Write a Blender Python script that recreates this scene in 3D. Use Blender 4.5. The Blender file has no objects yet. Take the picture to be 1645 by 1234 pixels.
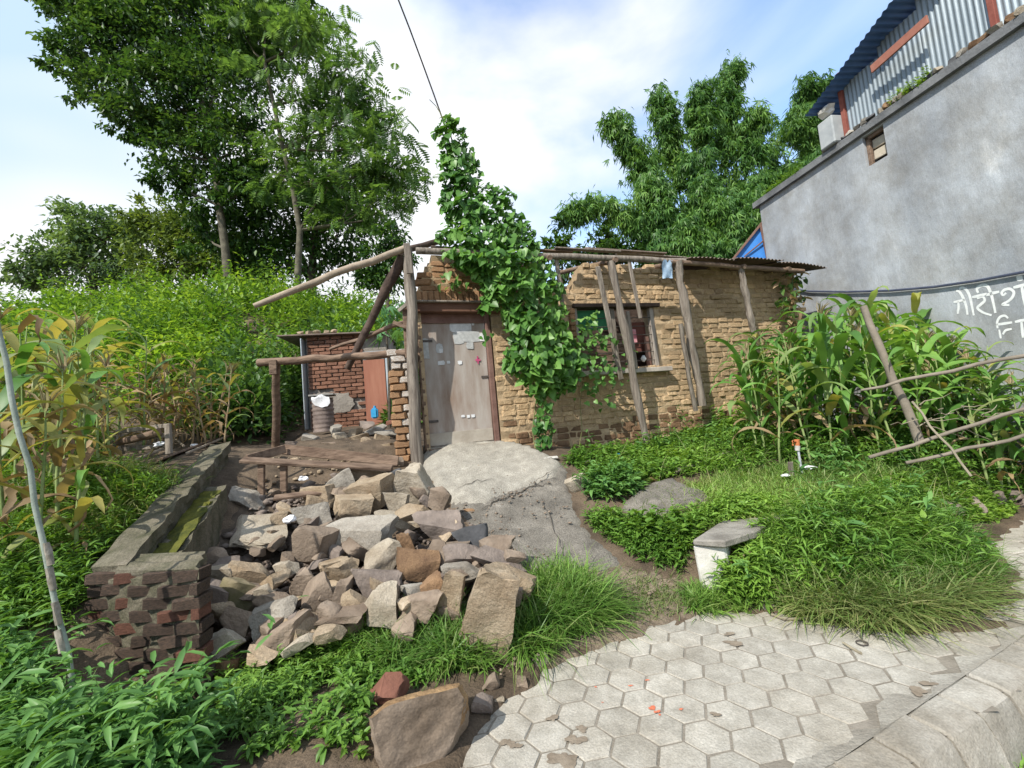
import bpy, bmesh, math, random
import numpy as np
from mathutils import Vector, Matrix, Euler, noise as mnoise

# ---------------------------------------------------------------- camera, sky, sun, exposure
sc = bpy.context.scene
C = sc.collection
F, CX, CY, EYE = 705.0, 822.5, 617.0, 1.576
_u = np.array([-.08944477, -.99306929, .07624309]); _u /= np.linalg.norm(_u)
_y = np.array([0, 0, 1.]) - _u * _u[2]; _y /= np.linalg.norm(_y)
RW = np.array([np.cross(_y, _u), _y, _u])          # camera (x right, y down, z forward) -> world
CAM = np.array([0, 0, EYE])
cam = bpy.data.cameras.new('camera'); cam_o = bpy.data.objects.new('camera', cam); C.objects.link(cam_o)
cam.sensor_width = 36; cam.lens = F / 1645 * 36; cam.clip_start = .05; cam.clip_end = 2000
_m = Matrix([[float(RW[i] @ v) for v in ((1, 0, 0), (0, -1, 0), (0, 0, -1))] for i in range(3)]).to_4x4()
_m.translation = Vector((0, 0, EYE)); cam_o.matrix_world = _m
sc.camera = cam_o

SUN = Vector((-.42, -.57, .71)).normalized()       # towards the sun
sun = bpy.data.lights.new('sun', 'SUN'); sun.energy = 3.9; sun.angle = math.radians(.53); sun.color = (1, .95, .86)
sun_o = bpy.data.objects.new('sun', sun); C.objects.link(sun_o)
sun_o.rotation_euler = SUN.to_track_quat('Z', 'Y').to_euler(); sun_o.location = (-8, -8, 20)

w = bpy.data.worlds.new('World'); sc.world = w; w.use_nodes = True
nt = w.node_tree; nt.nodes.clear()
def N(t, **k):
    n = nt.nodes.new(t)
    for a, b in k.items(): setattr(n, a, b)
    return n
sky = N('ShaderNodeTexSky', sky_type='NISHITA', sun_disc=False)
sky.sun_elevation = math.asin(SUN.z); sky.sun_rotation = math.atan2(SUN.x, SUN.y); sky.altitude = 1300; sky.dust_density = .6
tc = N('ShaderNodeTexCoord'); mp = N('ShaderNodeMapping'); mp.inputs['Scale'].default_value = (1, 1, 2.2); mp.inputs['Location'].default_value = (.75, .4, .2)
n1 = N('ShaderNodeTexNoise'); n1.inputs['Scale'].default_value = 1.5; n1.inputs['Detail'].default_value = 7; n1.inputs['Roughness'].default_value = .5; n1.inputs['Distortion'].default_value = .25
cr = N('ShaderNodeValToRGB'); cr.color_ramp.elements[0].position = .29; cr.color_ramp.elements[1].position = .47
n2 = N('ShaderNodeTexNoise'); n2.inputs['Scale'].default_value = 1.1; n2.inputs['Detail'].default_value = 3
cc = N('ShaderNodeValToRGB'); cc.color_ramp.elements[0].position = .42; cc.color_ramp.elements[1].position = .58
cc.color_ramp.elements[0].color = (3.2, 4.2, 5.4, 1); cc.color_ramp.elements[1].color = (5.5, 5.6, 5.8, 1)
mx = N('ShaderNodeMix', data_type='RGBA'); bg = N('ShaderNodeBackground'); bg.inputs[1].default_value = .13; wo = N('ShaderNodeOutputWorld')
L = nt.links.new
L(tc.outputs['Generated'], mp.inputs[0]); L(mp.outputs[0], n1.inputs[0]); L(mp.outputs[0], n2.inputs[0])
L(n1.outputs[0], cr.inputs[0]); L(n2.outputs[0], cc.inputs[0])
L(cr.outputs[0], mx.inputs[0]); sg = N('ShaderNodeVectorMath', operation='SCALE'); sg.inputs['Scale'].default_value = 2.1; L(sky.outputs[0], sg.inputs[0]); L(sg.outputs[0], mx.inputs[6]); L(cc.outputs[0], mx.inputs[7]); L(mx.outputs[2], bg.inputs[0]); L(bg.outputs[0], wo.inputs[0])

sc.view_settings.view_transform = 'Standard'; sc.view_settings.look = 'None'
sc.view_settings.exposure = .66; sc.view_settings.gamma = 1; sc.view_settings.use_curve_mapping = False
sc.cycles.max_bounces = 8; sc.cycles.diffuse_bounces = 4; sc.cycles.transparent_max_bounces = 8
sc.cycles.use_adaptive_sampling = True; sc.cycles.use_denoising = True

# ---------------------------------------------------------------- geometry of the place
RNG = np.random.default_rng(7); random.seed(7)
def ray(px, py): return RW @ np.array([(px - CX) / F, (py - CY) / F, 1.])
def P(px, py, d): r = ray(px, py); return CAM + r * (d / r[1])
def Pz(px, py, z=0.): r = ray(px, py); return CAM + r * ((z - EYE) / r[2])
def hz(px): return 745.1 - .09007 * px
def at(px, d, z): p = P(px, hz(px), d); p[2] = z; return p

# plot edge of the paving (world x, y) and the kerb line
EDGE = np.array([(-9, -2.9), (-3, -.1), (-1.0, 1.25), (-.466, 2.149), (-.364, 2.443), (-.132, 2.733), (.071, 2.968), (.427, 3.143), (.873, 3.332), (1.203, 3.472),
                 (1.615, 3.442), (1.929, 3.273), (2.15, 3.042), (2.5, 2.99), (3.143, 3.2), (3.75, 3.6), (3.95, 3.9), (4.3, 4.3), (5.3, 4.85), (9, 7.0), (20, 12.6)])
KD = np.array([math.cos(math.radians(24.4)), math.sin(math.radians(24.4))]); KN = np.array([KD[1], -KD[0]]); K0 = np.array([1.23, 1.988])
PAVE = np.vstack([EDGE, K0 + KD * 21, K0 - KD * 11])
def in_poly(x, y, poly):
    r = np.zeros(x.shape, bool); j = len(poly) - 1
    for i in range(len(poly)):
        xi, yi = poly[i]; xj, yj = poly[j]
        c = ((yi > y) != (yj > y)) & (x < (xj - xi) * (y - yi) / (yj - yi + 1e-12) + xi); r ^= c; j = i
    return r
def edge_dist(x, y, line=EDGE):
    d = np.full(x.shape, 1e9)
    for a, b in zip(line[:-1], line[1:]):
        v = b - a; t = np.clip(((x - a[0]) * v[0] + (y - a[1]) * v[1]) / (v @ v), 0, 1)
        d = np.minimum(d, np.hypot(x - a[0] - t * v[0], y - a[1] - t * v[1]))
    return d
_ctl = []
for px, d, z in [(600,2.2,.1),(500,2.35,.14),(700,2.4,.04),(400,2.5,.14),(230,2.75,-.3),(300,2.75,-.1),(120,2.4,.15),(0,2.3,.25),(-200,2.2,.3),(230,1.6,.05),(0,1.5,.1),(450,1.7,.06),(600,1.6,.03),
        (600,3.0,-.02),(600,4,.34),(600,4.6,.62),(430,3.0,-.02),(400,3.5,.15),(430,4,.34),(430,4.6,.7),(370,4,.36),(350,3.3,.1),(750,3,.04),(750,4,.42),(720,5,.8),
        (450,5.1,1.1),(560,5.4,1.17),(450,6,1.36),(520,6.5,1.4),(600,7,1.43),(600,7.6,1.5),(520,8.5,1.55),(640,8.5,1.5),
        (290,3,.45),(150,3,.6),(50,3,.65),(-150,3,.7),(300,4.3,1.15),(200,4.3,1.2),(100,4.3,1.2),(0,4.5,1.2),(250,5,1.43),(330,5.3,1.45),(150,6,1.6),(0,6,1.6),(300,6.5,1.62),(400,7.5,1.55),(-300,5,1.4),
        (200,8,2.4),(200,12,4.5),(200,16,6.4),(200,24,8.2),(0,8,2.5),(0,12,4.6),(0,18,6.9),(-300,12,5),(420,9,2.3),(400,12,4.2),(370,17,6.9),(450,16,6.3),(600,12,3.5),(600,16,5.4),(500,10,2.4),(600,24,6.5),
        (690,6.1,1.22),(740,6.1,1.22),(790,6.25,1.2),(680,5.7,1.04),(850,5.05,.78),(760,5.0,.8),(780,5.6,1.0),(850,5.6,.99),(900,5.6,.97),(940,5.4,.9),(945,5.0,.76),(900,4.95,.74),(955,4.6,.6),(900,4.6,.58),(960,4.2,.42),(925,5.9,1.02),(960,5.8,.95),(870,6.1,1.13),(830,6.2,1.18),(820,4.4,.5),(900,4.2,.42),(960,3.6,.14),(880,3.5,.12),
        (800,8,1.15),(1000,9,1.1),(1200,10,1.05),(900,14,1.5),(1000,20,2.2),(1200,16,1.6),(1500,12,1.0),(1600,9,.9),
        (900,6.4,1.08),(950,6.4,1.02),(1040,6.5,.93),(1150,7,.98),(1250,7.3,.95),(1000,5.5,.78),(1070,4.4,.55),(1200,5.2,.67),(1285,5,.62),(1400,5.5,.7),(1550,5.5,.72),(1640,6.5,.8),(1400,7.5,.9),
        (1150,4,.4),(1300,4.2,.46),(1400,3.7,.42),(1250,3.6,.34),(1500,4.1,.42),(1000,4.5,.46),(1050,3.7,.2),(1600,4.7,.28),(1640,5.2,.4),(1450,4.6,.5)]:
    p = at(px, d, z); _ctl.append((p[0], p[1], z))
_ctl += [(-60, 60, 10), (0, 70, 9), (60, 60, 3), (-70, 10, 6), (70, 10, .5), (-20, -10, .2), (20, -10, -.2), (-300, 300, 14), (300, 300, 6), (0, -60, -.5), (-200, -60, 0), (200, -60, -1), (0, 320, 12), (15, 20, 1.5), (12, 9, .6)]
_ctl = np.array(_ctl)
_d = np.hypot(_ctl[:, None, 0] - _ctl[None, :, 0], _ctl[:, None, 1] - _ctl[None, :, 1])
_n = len(_ctl); _A = np.zeros((_n + 3, _n + 3)); _A[:_n, :_n] = _d + np.eye(_n) * -.02
_A[:_n, _n] = 1; _A[:_n, _n + 1:] = _ctl[:, :2]; _A[_n:, :_n] = _A[:_n, _n:].T
_wt = np.linalg.solve(_A, np.r_[_ctl[:, 2], 0, 0, 0])
def sstep(a, b, x): t = np.clip((x - a) / (b - a), 0, 1); return t * t * (3 - 2 * t)
def wob(x, y):
    return (np.sin(x * 7.3 + 1.3 * np.sin(y * 5.1)) * np.cos(y * 6.7 + 1.7 * np.sin(x * 4.3)) + .5 * np.sin(x * 17.1 + y * 11.3 + np.sin(y * 23)) * np.cos(y * 19.7 - x * 7.9)) / 1.5
def T(x, y):
    x = np.atleast_1d(np.asarray(x, float)); y = np.atleast_1d(np.asarray(y, float)); sh = x.shape; x = x.ravel(); y = y.ravel()
    z = np.full(x.shape, _wt[_n]) + _wt[_n + 1] * x + _wt[_n + 2] * y
    for i in range(_n): z += _wt[i] * np.hypot(x - _ctl[i, 0], y - _ctl[i, 1])
    z = np.clip(z, -.6, 16) + wob(x, y) * .012 + wob(x * .37, y * .31) * .03
    ins = in_poly(x, y, PAVE); ed = edge_dist(x, y)
    wb = wob(x * 1.9, y * 2.1)
    zin = -.045 + .075 * (1 - sstep(.0, .16, ed + wb * .07)) + .07 * np.exp(-((x - 2.75) ** 2 / .12 + (y - 2.93) ** 2 / .012)) + .05 * np.exp(-((x - 3.4) ** 2 / .06 + (y - 3.25) ** 2 / .03))
    z = np.where(ins, zin, .03 + (np.maximum(z, -.3) - .03) * sstep(0, .55, ed))
    kd = (x - K0[0]) * KN[0] + (y - K0[1]) * KN[1]                # road side of the kerb
    z = np.where(kd > -.03, np.where(kd > .3, -.26 + .02 * wb, -.22), z)
    return z.reshape(sh)
def G(px, py, dmax=40, lift=0):
    r = ray(px, py); d = np.geomspace(.9, dmax, 500); t = d / r[1]
    X = CAM[:, None] + r[:, None] * t
    below = X[2] < T(X[0], X[1]) + lift
    i = int(np.argmax(below)) if below.any() else len(d) - 1
    return X[:, i]
def Tz(x, y): return float(T(x, y)[0])

# ---------------------------------------------------------------- materials
MATS = {}
def mat(name, c1, c2, scale=6., rough=.9, bump=.35, bscale=30., c3=None, var=.25, stretch=None, metal=0., spec=.3, w=.5, det=6., stain=0., speck=0.):
    if name in MATS: return MATS[name]
    m = bpy.data.materials.new(name); MATS[name] = m; m.use_nodes = True; t = m.node_tree; b = t.nodes['Principled BSDF']; l = t.links.new
    tc = t.nodes.new('ShaderNodeTexCoord'); oi = t.nodes.new('ShaderNodeObjectInfo'); ge = t.nodes.new('ShaderNodeNewGeometry')
    rnd = t.nodes.new('ShaderNodeMath'); rnd.operation = 'ADD'; l(oi.outputs['Random'], rnd.inputs[0]); l(ge.outputs['Random Per Island'], rnd.inputs[1])
    fr = t.nodes.new('ShaderNodeMath'); fr.operation = 'FRACT'; l(rnd.outputs[0], fr.inputs[0])
    ml = t.nodes.new('ShaderNodeMath'); ml.operation = 'MULTIPLY'; ml.inputs[1].default_value = 43.; l(oi.outputs['Random'], ml.inputs[0])
    va = t.nodes.new('ShaderNodeVectorMath'); va.operation = 'ADD'; l(tc.outputs['Object'], va.inputs[0]); l(ml.outputs[0], va.inputs[1])
    vec = va.outputs[0]
    if stretch:
        mp = t.nodes.new('ShaderNodeMapping'); mp.inputs['Scale'].default_value = stretch; l(vec, mp.inputs[0]); vec = mp.outputs[0]
    n1 = t.nodes.new('ShaderNodeTexNoise'); n1.inputs['Scale'].default_value = scale; n1.inputs['Detail'].default_value = det; n1.inputs['Roughness'].default_value = .6; l(vec, n1.inputs[0])
    cr = t.nodes.new('ShaderNodeValToRGB'); e = cr.color_ramp.elements; e[0].position = w - .16; e[1].position = w + .16; e[0].color = (*c1, 1); e[1].color = (*c2, 1)
    if c3: x = e.new(w + .28); x.color = (*c3, 1)
    l(n1.outputs[0], cr.inputs[0])
    mr = t.nodes.new('ShaderNodeMapRange'); mr.inputs[3].default_value = 1 - var; mr.inputs[4].default_value = 1 + var; l(fr.outputs[0], mr.inputs[0])
    hs = t.nodes.new('ShaderNodeHueSaturation'); l(cr.outputs[0], hs.inputs['Color']); l(mr.outputs[0], hs.inputs['Value'])
    colour = hs.outputs[0]
    if speck:                                                        # grit in the material itself
        n4 = t.nodes.new('ShaderNodeTexNoise'); n4.inputs['Scale'].default_value = 95; n4.inputs['Detail'].default_value = 3; l(va.outputs[0], n4.inputs[0])
        r4 = t.nodes.new('ShaderNodeMapRange'); r4.inputs[1].default_value = .3; r4.inputs[2].default_value = .7; r4.inputs[3].default_value = 1 - speck; r4.inputs[4].default_value = 1 + speck; l(n4.outputs[0], r4.inputs[0])
        h4 = t.nodes.new('ShaderNodeHueSaturation'); l(colour, h4.inputs['Color']); l(r4.outputs[0], h4.inputs['Value']); colour = h4.outputs[0]
    if stain:                                                        # dirt that runs on across neighbouring pieces
        n3 = t.nodes.new('ShaderNodeTexNoise'); n3.inputs['Scale'].default_value = 1.7; n3.inputs['Detail'].default_value = 9; n3.inputs['Roughness'].default_value = .68; l(ge.outputs['Position'], n3.inputs[0])
        r3 = t.nodes.new('ShaderNodeMapRange'); r3.inputs[1].default_value = .36; r3.inputs[2].default_value = .62; r3.inputs[3].default_value = stain; r3.inputs[4].default_value = 0; l(n3.outputs[0], r3.inputs[0])
        mx = t.nodes.new('ShaderNodeMix'); mx.data_type = 'RGBA'; mx.blend_type = 'MULTIPLY'; mx.inputs[7].default_value = (.52, .46, .38, 1); l(r3.outputs[0], mx.inputs[0]); l(colour, mx.inputs[6]); colour = mx.outputs[2]
    l(colour, b.inputs['Base Color']); b.inputs['Roughness'].default_value = rough; b.inputs['Metallic'].default_value = metal
    b.inputs['Specular IOR Level'].default_value = spec
    if bump:
        n2 = t.nodes.new('ShaderNodeTexNoise'); n2.inputs['Scale'].default_value = bscale; n2.inputs['Detail'].default_value = 8; n2.inputs['Roughness'].default_value = .65; l(vec, n2.inputs[0])
        bp = t.nodes.new('ShaderNodeBump'); bp.inputs['Strength'].default_value = bump; bp.inputs['Distance'].default_value = .02; l(n2.outputs[0], bp.inputs['Height']); l(bp.outputs[0], b.inputs['Normal'])
    return m
def leafmat(name, cols, trans=.35, rough=.45, spec=.35, hue=.02):
    if name in MATS: return MATS[name]
    m = bpy.data.materials.new(name); MATS[name] = m; m.use_nodes = True; t = m.node_tree; b = t.nodes['Principled BSDF']; l = t.links.new
    oi = t.nodes.new('ShaderNodeObjectInfo'); ge = t.nodes.new('ShaderNodeNewGeometry'); tc = t.nodes.new('ShaderNodeTexCoord')
    a = t.nodes.new('ShaderNodeMath'); a.operation = 'ADD'; l(oi.outputs['Random'], a.inputs[0]); l(ge.outputs['Random Per Island'], a.inputs[1])
    f = t.nodes.new('ShaderNodeMath'); f.operation = 'FRACT'; l(a.outputs[0], f.inputs[0])
    cr = t.nodes.new('ShaderNodeValToRGB'); e = cr.color_ramp.elements
    while len(e) < len(cols): e.new(.5)
    for i, c in enumerate(cols): e[i].position = i / (len(cols) - 1); e[i].color = (*c, 1)
    l(f.outputs[0], cr.inputs[0])
    n = t.nodes.new('ShaderNodeTexNoise'); n.inputs['Scale'].default_value = 9; l(tc.outputs['Object'], n.inputs[0])
    mr = t.nodes.new('ShaderNodeMapRange'); mr.inputs[3].default_value = .75; mr.inputs[4].default_value = 1.25; l(n.outputs[0], mr.inputs[0])
    n0 = t.nodes.new('ShaderNodeTexNoise'); n0.inputs['Scale'].default_value = .7; n0.inputs['Detail'].default_value = 4; l(ge.outputs['Position'], n0.inputs[0])
    m0 = t.nodes.new('ShaderNodeMapRange'); m0.inputs[1].default_value = .3; m0.inputs[2].default_value = .7; m0.inputs[3].default_value = .62; m0.inputs[4].default_value = 1.32; l(n0.outputs[0], m0.inputs[0])
    mm = t.nodes.new('ShaderNodeMath'); mm.operation = 'MULTIPLY'; l(mr.outputs[0], mm.inputs[0]); l(m0.outputs[0], mm.inputs[1])
    mh = t.nodes.new('ShaderNodeMapRange'); mh.inputs[1].default_value = .3; mh.inputs[2].default_value = .7; mh.inputs[3].default_value = .515; mh.inputs[4].default_value = .482; l(n0.outputs[0], mh.inputs[0])
    hs = t.nodes.new('ShaderNodeHueSaturation'); l(cr.outputs[0], hs.inputs['Color']); l(mm.outputs[0], hs.inputs['Value']); l(mh.outputs[0], hs.inputs['Hue'])
    l(hs.outputs[0], b.inputs['Base Color']); b.inputs['Roughness'].default_value = rough; b.inputs['Specular IOR Level'].default_value = spec
    tr = t.nodes.new('ShaderNodeBsdfTranslucent'); g = t.nodes.new('ShaderNodeMix'); g.data_type = 'RGBA'; g.blend_type = 'MULTIPLY'; g.inputs[0].default_value = 1; g.inputs[7].default_value = (1.3, 1.25, .55, 1)
    l(hs.outputs[0], g.inputs[6]); l(g.outputs[2], tr.inputs[0])
    ms = t.nodes.new('ShaderNodeMixShader'); ms.inputs[0].default_value = trans; l(b.outputs[0], ms.inputs[1]); l(tr.outputs[0], ms.inputs[2])
    l(ms.outputs[0], t.nodes['Material Output'].inputs[0])
    return m

# ---------------------------------------------------------------- object helpers
def tag(o, label=None, cat=None, group=None, kind=None):
    if label: o['label'] = label
    if cat: o['category'] = cat
    if group: o['group'] = group
    if kind: o['kind'] = kind
    return o
def thing(name, label, cat, loc, group=None):
    o = bpy.data.objects.new(name, None); o.location = Vector([float(v) for v in loc]); o.empty_display_size = .1; C.objects.link(o)
    return tag(o, label, cat, group)
def adopt(o, parent):
    if parent is not None:
        o.parent = parent; o.matrix_parent_inverse = Matrix.Translation(-parent.location)     # everything is modelled where it stands
    return o
def link(name, me, parent=None, M=None):
    o = bpy.data.objects.new(name, me); C.objects.link(o)
    if M is not None: o.matrix_basis = M
    return adopt(o, parent)
def mesh(name, V, Fc, m, smooth=False, sharp=None):
    me = bpy.data.meshes.new(name)
    if isinstance(Fc, np.ndarray):
        V = np.asarray(V, np.float32); k = Fc.shape[1]; n = len(Fc)
        me.vertices.add(len(V)); me.vertices.foreach_set('co', V.ravel())
        me.loops.add(n * k); me.loops.foreach_set('vertex_index', Fc.astype(np.int32).ravel())
        me.polygons.add(n); me.polygons.foreach_set('loop_start', np.arange(n, dtype=np.int32) * k)
        me.update(calc_edges=True)
    else:
        me.from_pydata([tuple(map(float, v)) for v in V], [], [tuple(f) for f in Fc])
    if m: me.materials.append(m)
    if smooth:
        me.polygons.foreach_set('use_smooth', np.ones(len(me.polygons), bool))
        if sharp: me.set_sharp_from_angle(angle=math.radians(sharp))
    me.validate(); return me
def obj(name, V, Fc, m, parent=None, smooth=False, sharp=None):
    return link(name, mesh(name, V, Fc, m, smooth, sharp), parent)
def tubeg(pts, rad, k=8, rough=0., seed=0):
    pts = [Vector([float(c) for c in p]) for p in pts]; n = len(pts); V = []; Fc = []
    if not hasattr(rad, '__len__'): rad = [rad] * n
    up = Vector((.31, .17, .93)); rs = random.Random(seed)
    for i, p in enumerate(pts):
        t = (pts[min(i + 1, n - 1)] - pts[max(i - 1, 0)]).normalized()
        a = t.cross(up if abs(t.dot(up)) < .95 else Vector((1, 0, 0))).normalized(); b = t.cross(a)
        for j in range(k):
            r = rad[i] * (1 + rough * rs.uniform(-1, 1)); an = 2 * math.pi * j / k
            V.append(p + a * (math.cos(an) * r) + b * (math.sin(an) * r))
    for i in range(n - 1):
        for j in range(k): j2 = (j + 1) % k; Fc.append((i * k + j, i * k + j2, (i + 1) * k + j2, (i + 1) * k + j))
    Fc.append(tuple(range(k))[::-1]); Fc.append(tuple(range((n - 1) * k, n * k)))
    return V, Fc
def tube(name, pts, rad, m, parent=None, k=8, rough=0., seed=0):
    V, Fc = tubeg(pts, rad, k, rough, seed); return obj(name, V, Fc, m, parent, True, 50)
def merge(parts):
    V = []; Fc = []
    for v, f in parts:
        o = len(V); V += list(v); Fc += [tuple(i + o for i in q) for q in f]
    return V, Fc
def wavy(a, b, n=7, amp=.02, seed=0):
    rs = random.Random(seed); a = np.array(a, float); b = np.array(b, float)
    return [a + (b - a) * i / (n - 1) + (np.array([rs.uniform(-1, 1) for _ in range(3)]) * amp if 0 < i < n - 1 else 0) for i in range(n)]
def boxg(c, sx, sy, sz, ax=(1, 0, 0), ay=(0, 1, 0), az=(0, 0, 1)):
    c = np.array(c, float); ax, ay, az = (np.array(v, float) for v in (ax, ay, az)); V = []
    for i in (-.5, .5):
        for j in (-.5, .5):
            for k in (-.5, .5): V.append(c + ax * sx * i + ay * sy * j + az * sz * k)
    return V, [(0, 1, 3, 2), (4, 6, 7, 5), (0, 4, 5, 1), (2, 3, 7, 6), (0, 2, 6, 4), (1, 5, 7, 3)]
def bevel_mesh(me, off=.006, seg=1):
    b = bmesh.new(); b.from_mesh(me); bmesh.ops.bevel(b, geom=b.edges[:], offset=off, segments=seg, affect='EDGES', clamp_overlap=True); b.to_mesh(me); b.free()
def plank(name, a, b, wd, th, m, parent=None, side=None, bev=.006):
    a = np.array(a, float); b = np.array(b, float); ax = b - a; Ln = np.linalg.norm(ax); ax /= Ln
    side = np.array(side if side is not None else (0, 0, 1), float); s = side - ax * (side @ ax); s /= np.linalg.norm(s); n = np.cross(ax, s)
    V, Fc = boxg((a + b) / 2, Ln, wd, th, ax, s, n)
    me = mesh(name, V, Fc, m)
    if bev: bevel_mesh(me, bev)
    return link(name, me, parent)
# leaves: every leaf is the template bent and turned into place
TPL = {
 'rhomb': ([(0,0,0),(.42,.5,.03),(1,0,-.12),(.42,-.5,.03)], [(0,1,2),(0,2,3)]),
 'lance': ([(0,0,0),(.3,.46,.05),(.32,0,-.02),(.3,-.46,.05),(.68,.4,-.04),(.68,0,-.1),(.68,-.4,-.04),(1,0,-.3)],
           [(0,2,1),(0,3,2),(1,2,5),(1,5,4),(2,3,6),(2,6,5),(4,5,7),(5,6,7)]),
 'heart': ([(0,0,0),(-.1,.3,.06),(.16,.54,.1),(.55,.4,.04),(1,0,-.2),(.55,-.4,.04),(.16,-.54,.1),(-.1,-.3,.06),(.4,0,-.04)],
           [(0,1,2),(0,2,8),(8,2,3),(8,3,4),(8,4,5),(8,5,6),(0,8,6),(0,6,7)]),
 'blade': ([(0,.5,0),(0,-.5,0),(.4,.45,.0),(.4,-.45,.0),(.75,.3,-.12),(.75,-.3,-.12),(1,0,-.3)], [(0,1,3),(0,3,2),(2,3,5),(2,5,4),(4,5,6)]),
}
_fr = []; _ff = []
for i in range(7):
    for s in (-1, 1):
        u = .1 + i * .12; l = .34 * math.sin(math.pi * (i + 1.6) / 9) + .08; o = len(_fr)
        _fr += [(u, 0, 0 - u * u * .25), (u + .1, s * l * .45, -.02 - u * u * .25), (u + .12, s * l, -.09 - u * u * .3), (u - .02, s * l * .5, -.02 - u * u * .25)]
        _ff += [(o, o + 1, o + 2), (o, o + 2, o + 3)]
TPL['frond'] = (_fr, _ff)
_fr = []; _ff = []
for i in range(5):
    an = math.radians(-70 + 35 * i); o = len(_fr); ca, sa = math.cos(an), math.sin(an); l = 1 - .12 * abs(i - 2)
    for (u, v, w_) in [(0,0,0),(.35*l,.09,0),(.38*l,-.09,0),(l,0,-.28)]: _fr.append((u * ca - v * sa, u * sa + v * ca, w_))
    _ff += [(o, o + 2, o + 1), (o + 1, o + 2, o + 3)]
TPL['fan'] = (_fr, _ff)
def unit(v): return v / np.maximum(np.linalg.norm(v, axis=-1, keepdims=True), 1e-9)
def leaves(pos, dr, Ls, Ws, tpl='rhomb', upv=None, bend=1.):
    tv, tf = TPL[tpl]; tv = np.array(tv); tf = np.array(tf); n = len(pos)
    dr = unit(np.asarray(dr, float)); up = np.tile([0, 0, 1.], (n, 1)) + RNG.normal(0, .25, (n, 3)) if upv is None else upv
    side = unit(np.cross(up, dr) + 1e-6); nr = np.cross(dr, side)
    Ls = np.broadcast_to(Ls, n)[:, None, None]; Ws = np.broadcast_to(Ws, n)[:, None, None]; bd = np.broadcast_to(bend, n)[:, None, None]
    V = pos[:, None, :] + dr[:, None, :] * (tv[None, :, :1] * Ls) + side[:, None, :] * (tv[None, :, 1:2] * Ws) + nr[:, None, :] * (tv[None, :, 2:3] * Ls * bd)
    Fc = tf[None] + (np.arange(n) * len(tv))[:, None, None]
    return V.reshape(-1, 3), Fc.reshape(-1, 3)
def cat_np(lst):
    V = []; Fc = []; o = 0
    for v, f in lst: V.append(v); Fc.append(f + o); o += len(v)
    return np.vstack(V), np.vstack(Fc)
def rand_dir(n, zlo=-1., zhi=1.):
    z = RNG.uniform(zlo, zhi, n); a = RNG.uniform(0, 2 * math.pi, n); r = np.sqrt(1 - np.clip(z, -1, 1) ** 2)
    return np.c_[r * np.cos(a), r * np.sin(a), z]
def in_px(poly, n, dmax=30, soft=.22):
    """n random ground points inside the ground outline whose corners lie at these pixels"""
    wp = np.array([G(*p, dmax=dmax)[:2] for p in poly]); lo, hi = wp.min(0), wp.max(0); out = []; ring = np.vstack([wp, wp[:1]])
    while sum(map(len, out)) < n:
        q = RNG.uniform(lo, hi, (n * 2, 2)); q = q[in_poly(q[:, 0], q[:, 1], wp)]
        if soft: q = q[edge_dist(q[:, 0], q[:, 1], ring) > RNG.uniform(0, soft, len(q)) ** 1.3]
        out.append(q)
        if len(out) > 200: break
    q = np.vstack(out)[:n]; return np.c_[q, T(q[:, 0], q[:, 1])]
# ================================================================ the setting
def grow(a, b, n): return list(np.geomspace(a, b, n))
xs = np.array(sorted([-v for v in grow(6.5, 420, 40)] + list(np.arange(-6.4, 7.6, .055)) + grow(7.7, 420, 40)))
ys = np.array(sorted([-v for v in grow(.6, 120, 16)] + list(np.arange(-.5, 1.4, .15)) + list(np.arange(1.4, 8.6, .055)) + grow(8.7, 420, 70)))
gx, gy = np.meshgrid(xs, ys); gz = T(gx, gy)
nx, ny = len(xs), len(ys); ii = np.arange(nx * ny).reshape(ny, nx)
Fq = np.stack([ii[:-1, :-1], ii[:-1, 1:], ii[1:, 1:], ii[1:, :-1]], -1).reshape(-1, 4)
soil = mat('soil', (.055, .04, .027), (.15, .11, .075), scale=3.2, bump=1., bscale=26, c3=(.21, .165, .115), var=0, det=12., speck=.3)
tag(obj('ground', np.c_[gx.ravel(), gy.ravel(), gz.ravel()], Fq, soil, None, True), kind='structure')

# ---- hexagonal paving: a cement bed and one mesh for each paver
cem = mat('joint_cement', (.17, .15, .12), (.27, .24, .2), scale=9, bump=.6, bscale=60, var=0)
pav = tag(link('paving', None), kind='structure')
L0 = np.array([.708, 2.612]); R1 = np.array([.989, .146]); R1 /= np.linalg.norm(R1); R2 = np.array([-R1[1], R1[0]]); HR = .12
bed = [(-3, -.1), (-1.0, 1.25), (-.6, 2.2), (-.4, 2.7), (.3, 3.3), (1.2, 3.65), (2, 3.5), (2.4, 3.2), (3.1, 3.45), (3.6, 3.9), (4.2, 4.6), (5.3, 5.2), (9, 7.4)] + [tuple(K0 + KD * t + KN * .12) for t in (9, 3, 2, 1, .5, 0, -.5, -1, -2, -4.3)]
bx_, by_ = np.meshgrid(np.arange(-3, 9, .12), np.arange(-.2, 7.5, .12)); bi = np.arange(bx_.size).reshape(bx_.shape)
bq = np.stack([bi[:-1, :-1], bi[:-1, 1:], bi[1:, 1:], bi[1:, :-1]], -1).reshape(-1, 4); bv = np.c_[bx_.ravel(), by_.ravel(), np.full(bx_.size, -.005)]; bc = bv[bq].mean(1)
obj('mortar_bed', bv, bq[in_poly(bc[:, 0], bc[:, 1], np.array(bed))], cem, pav)
pmat = mat('paver_concrete', (.3, .28, .24), (.43, .405, .355), scale=9, bump=.45, bscale=70, c3=(.48, .455, .405), var=.1, w=.46, rough=.85, stain=.42, speck=.16)
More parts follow.
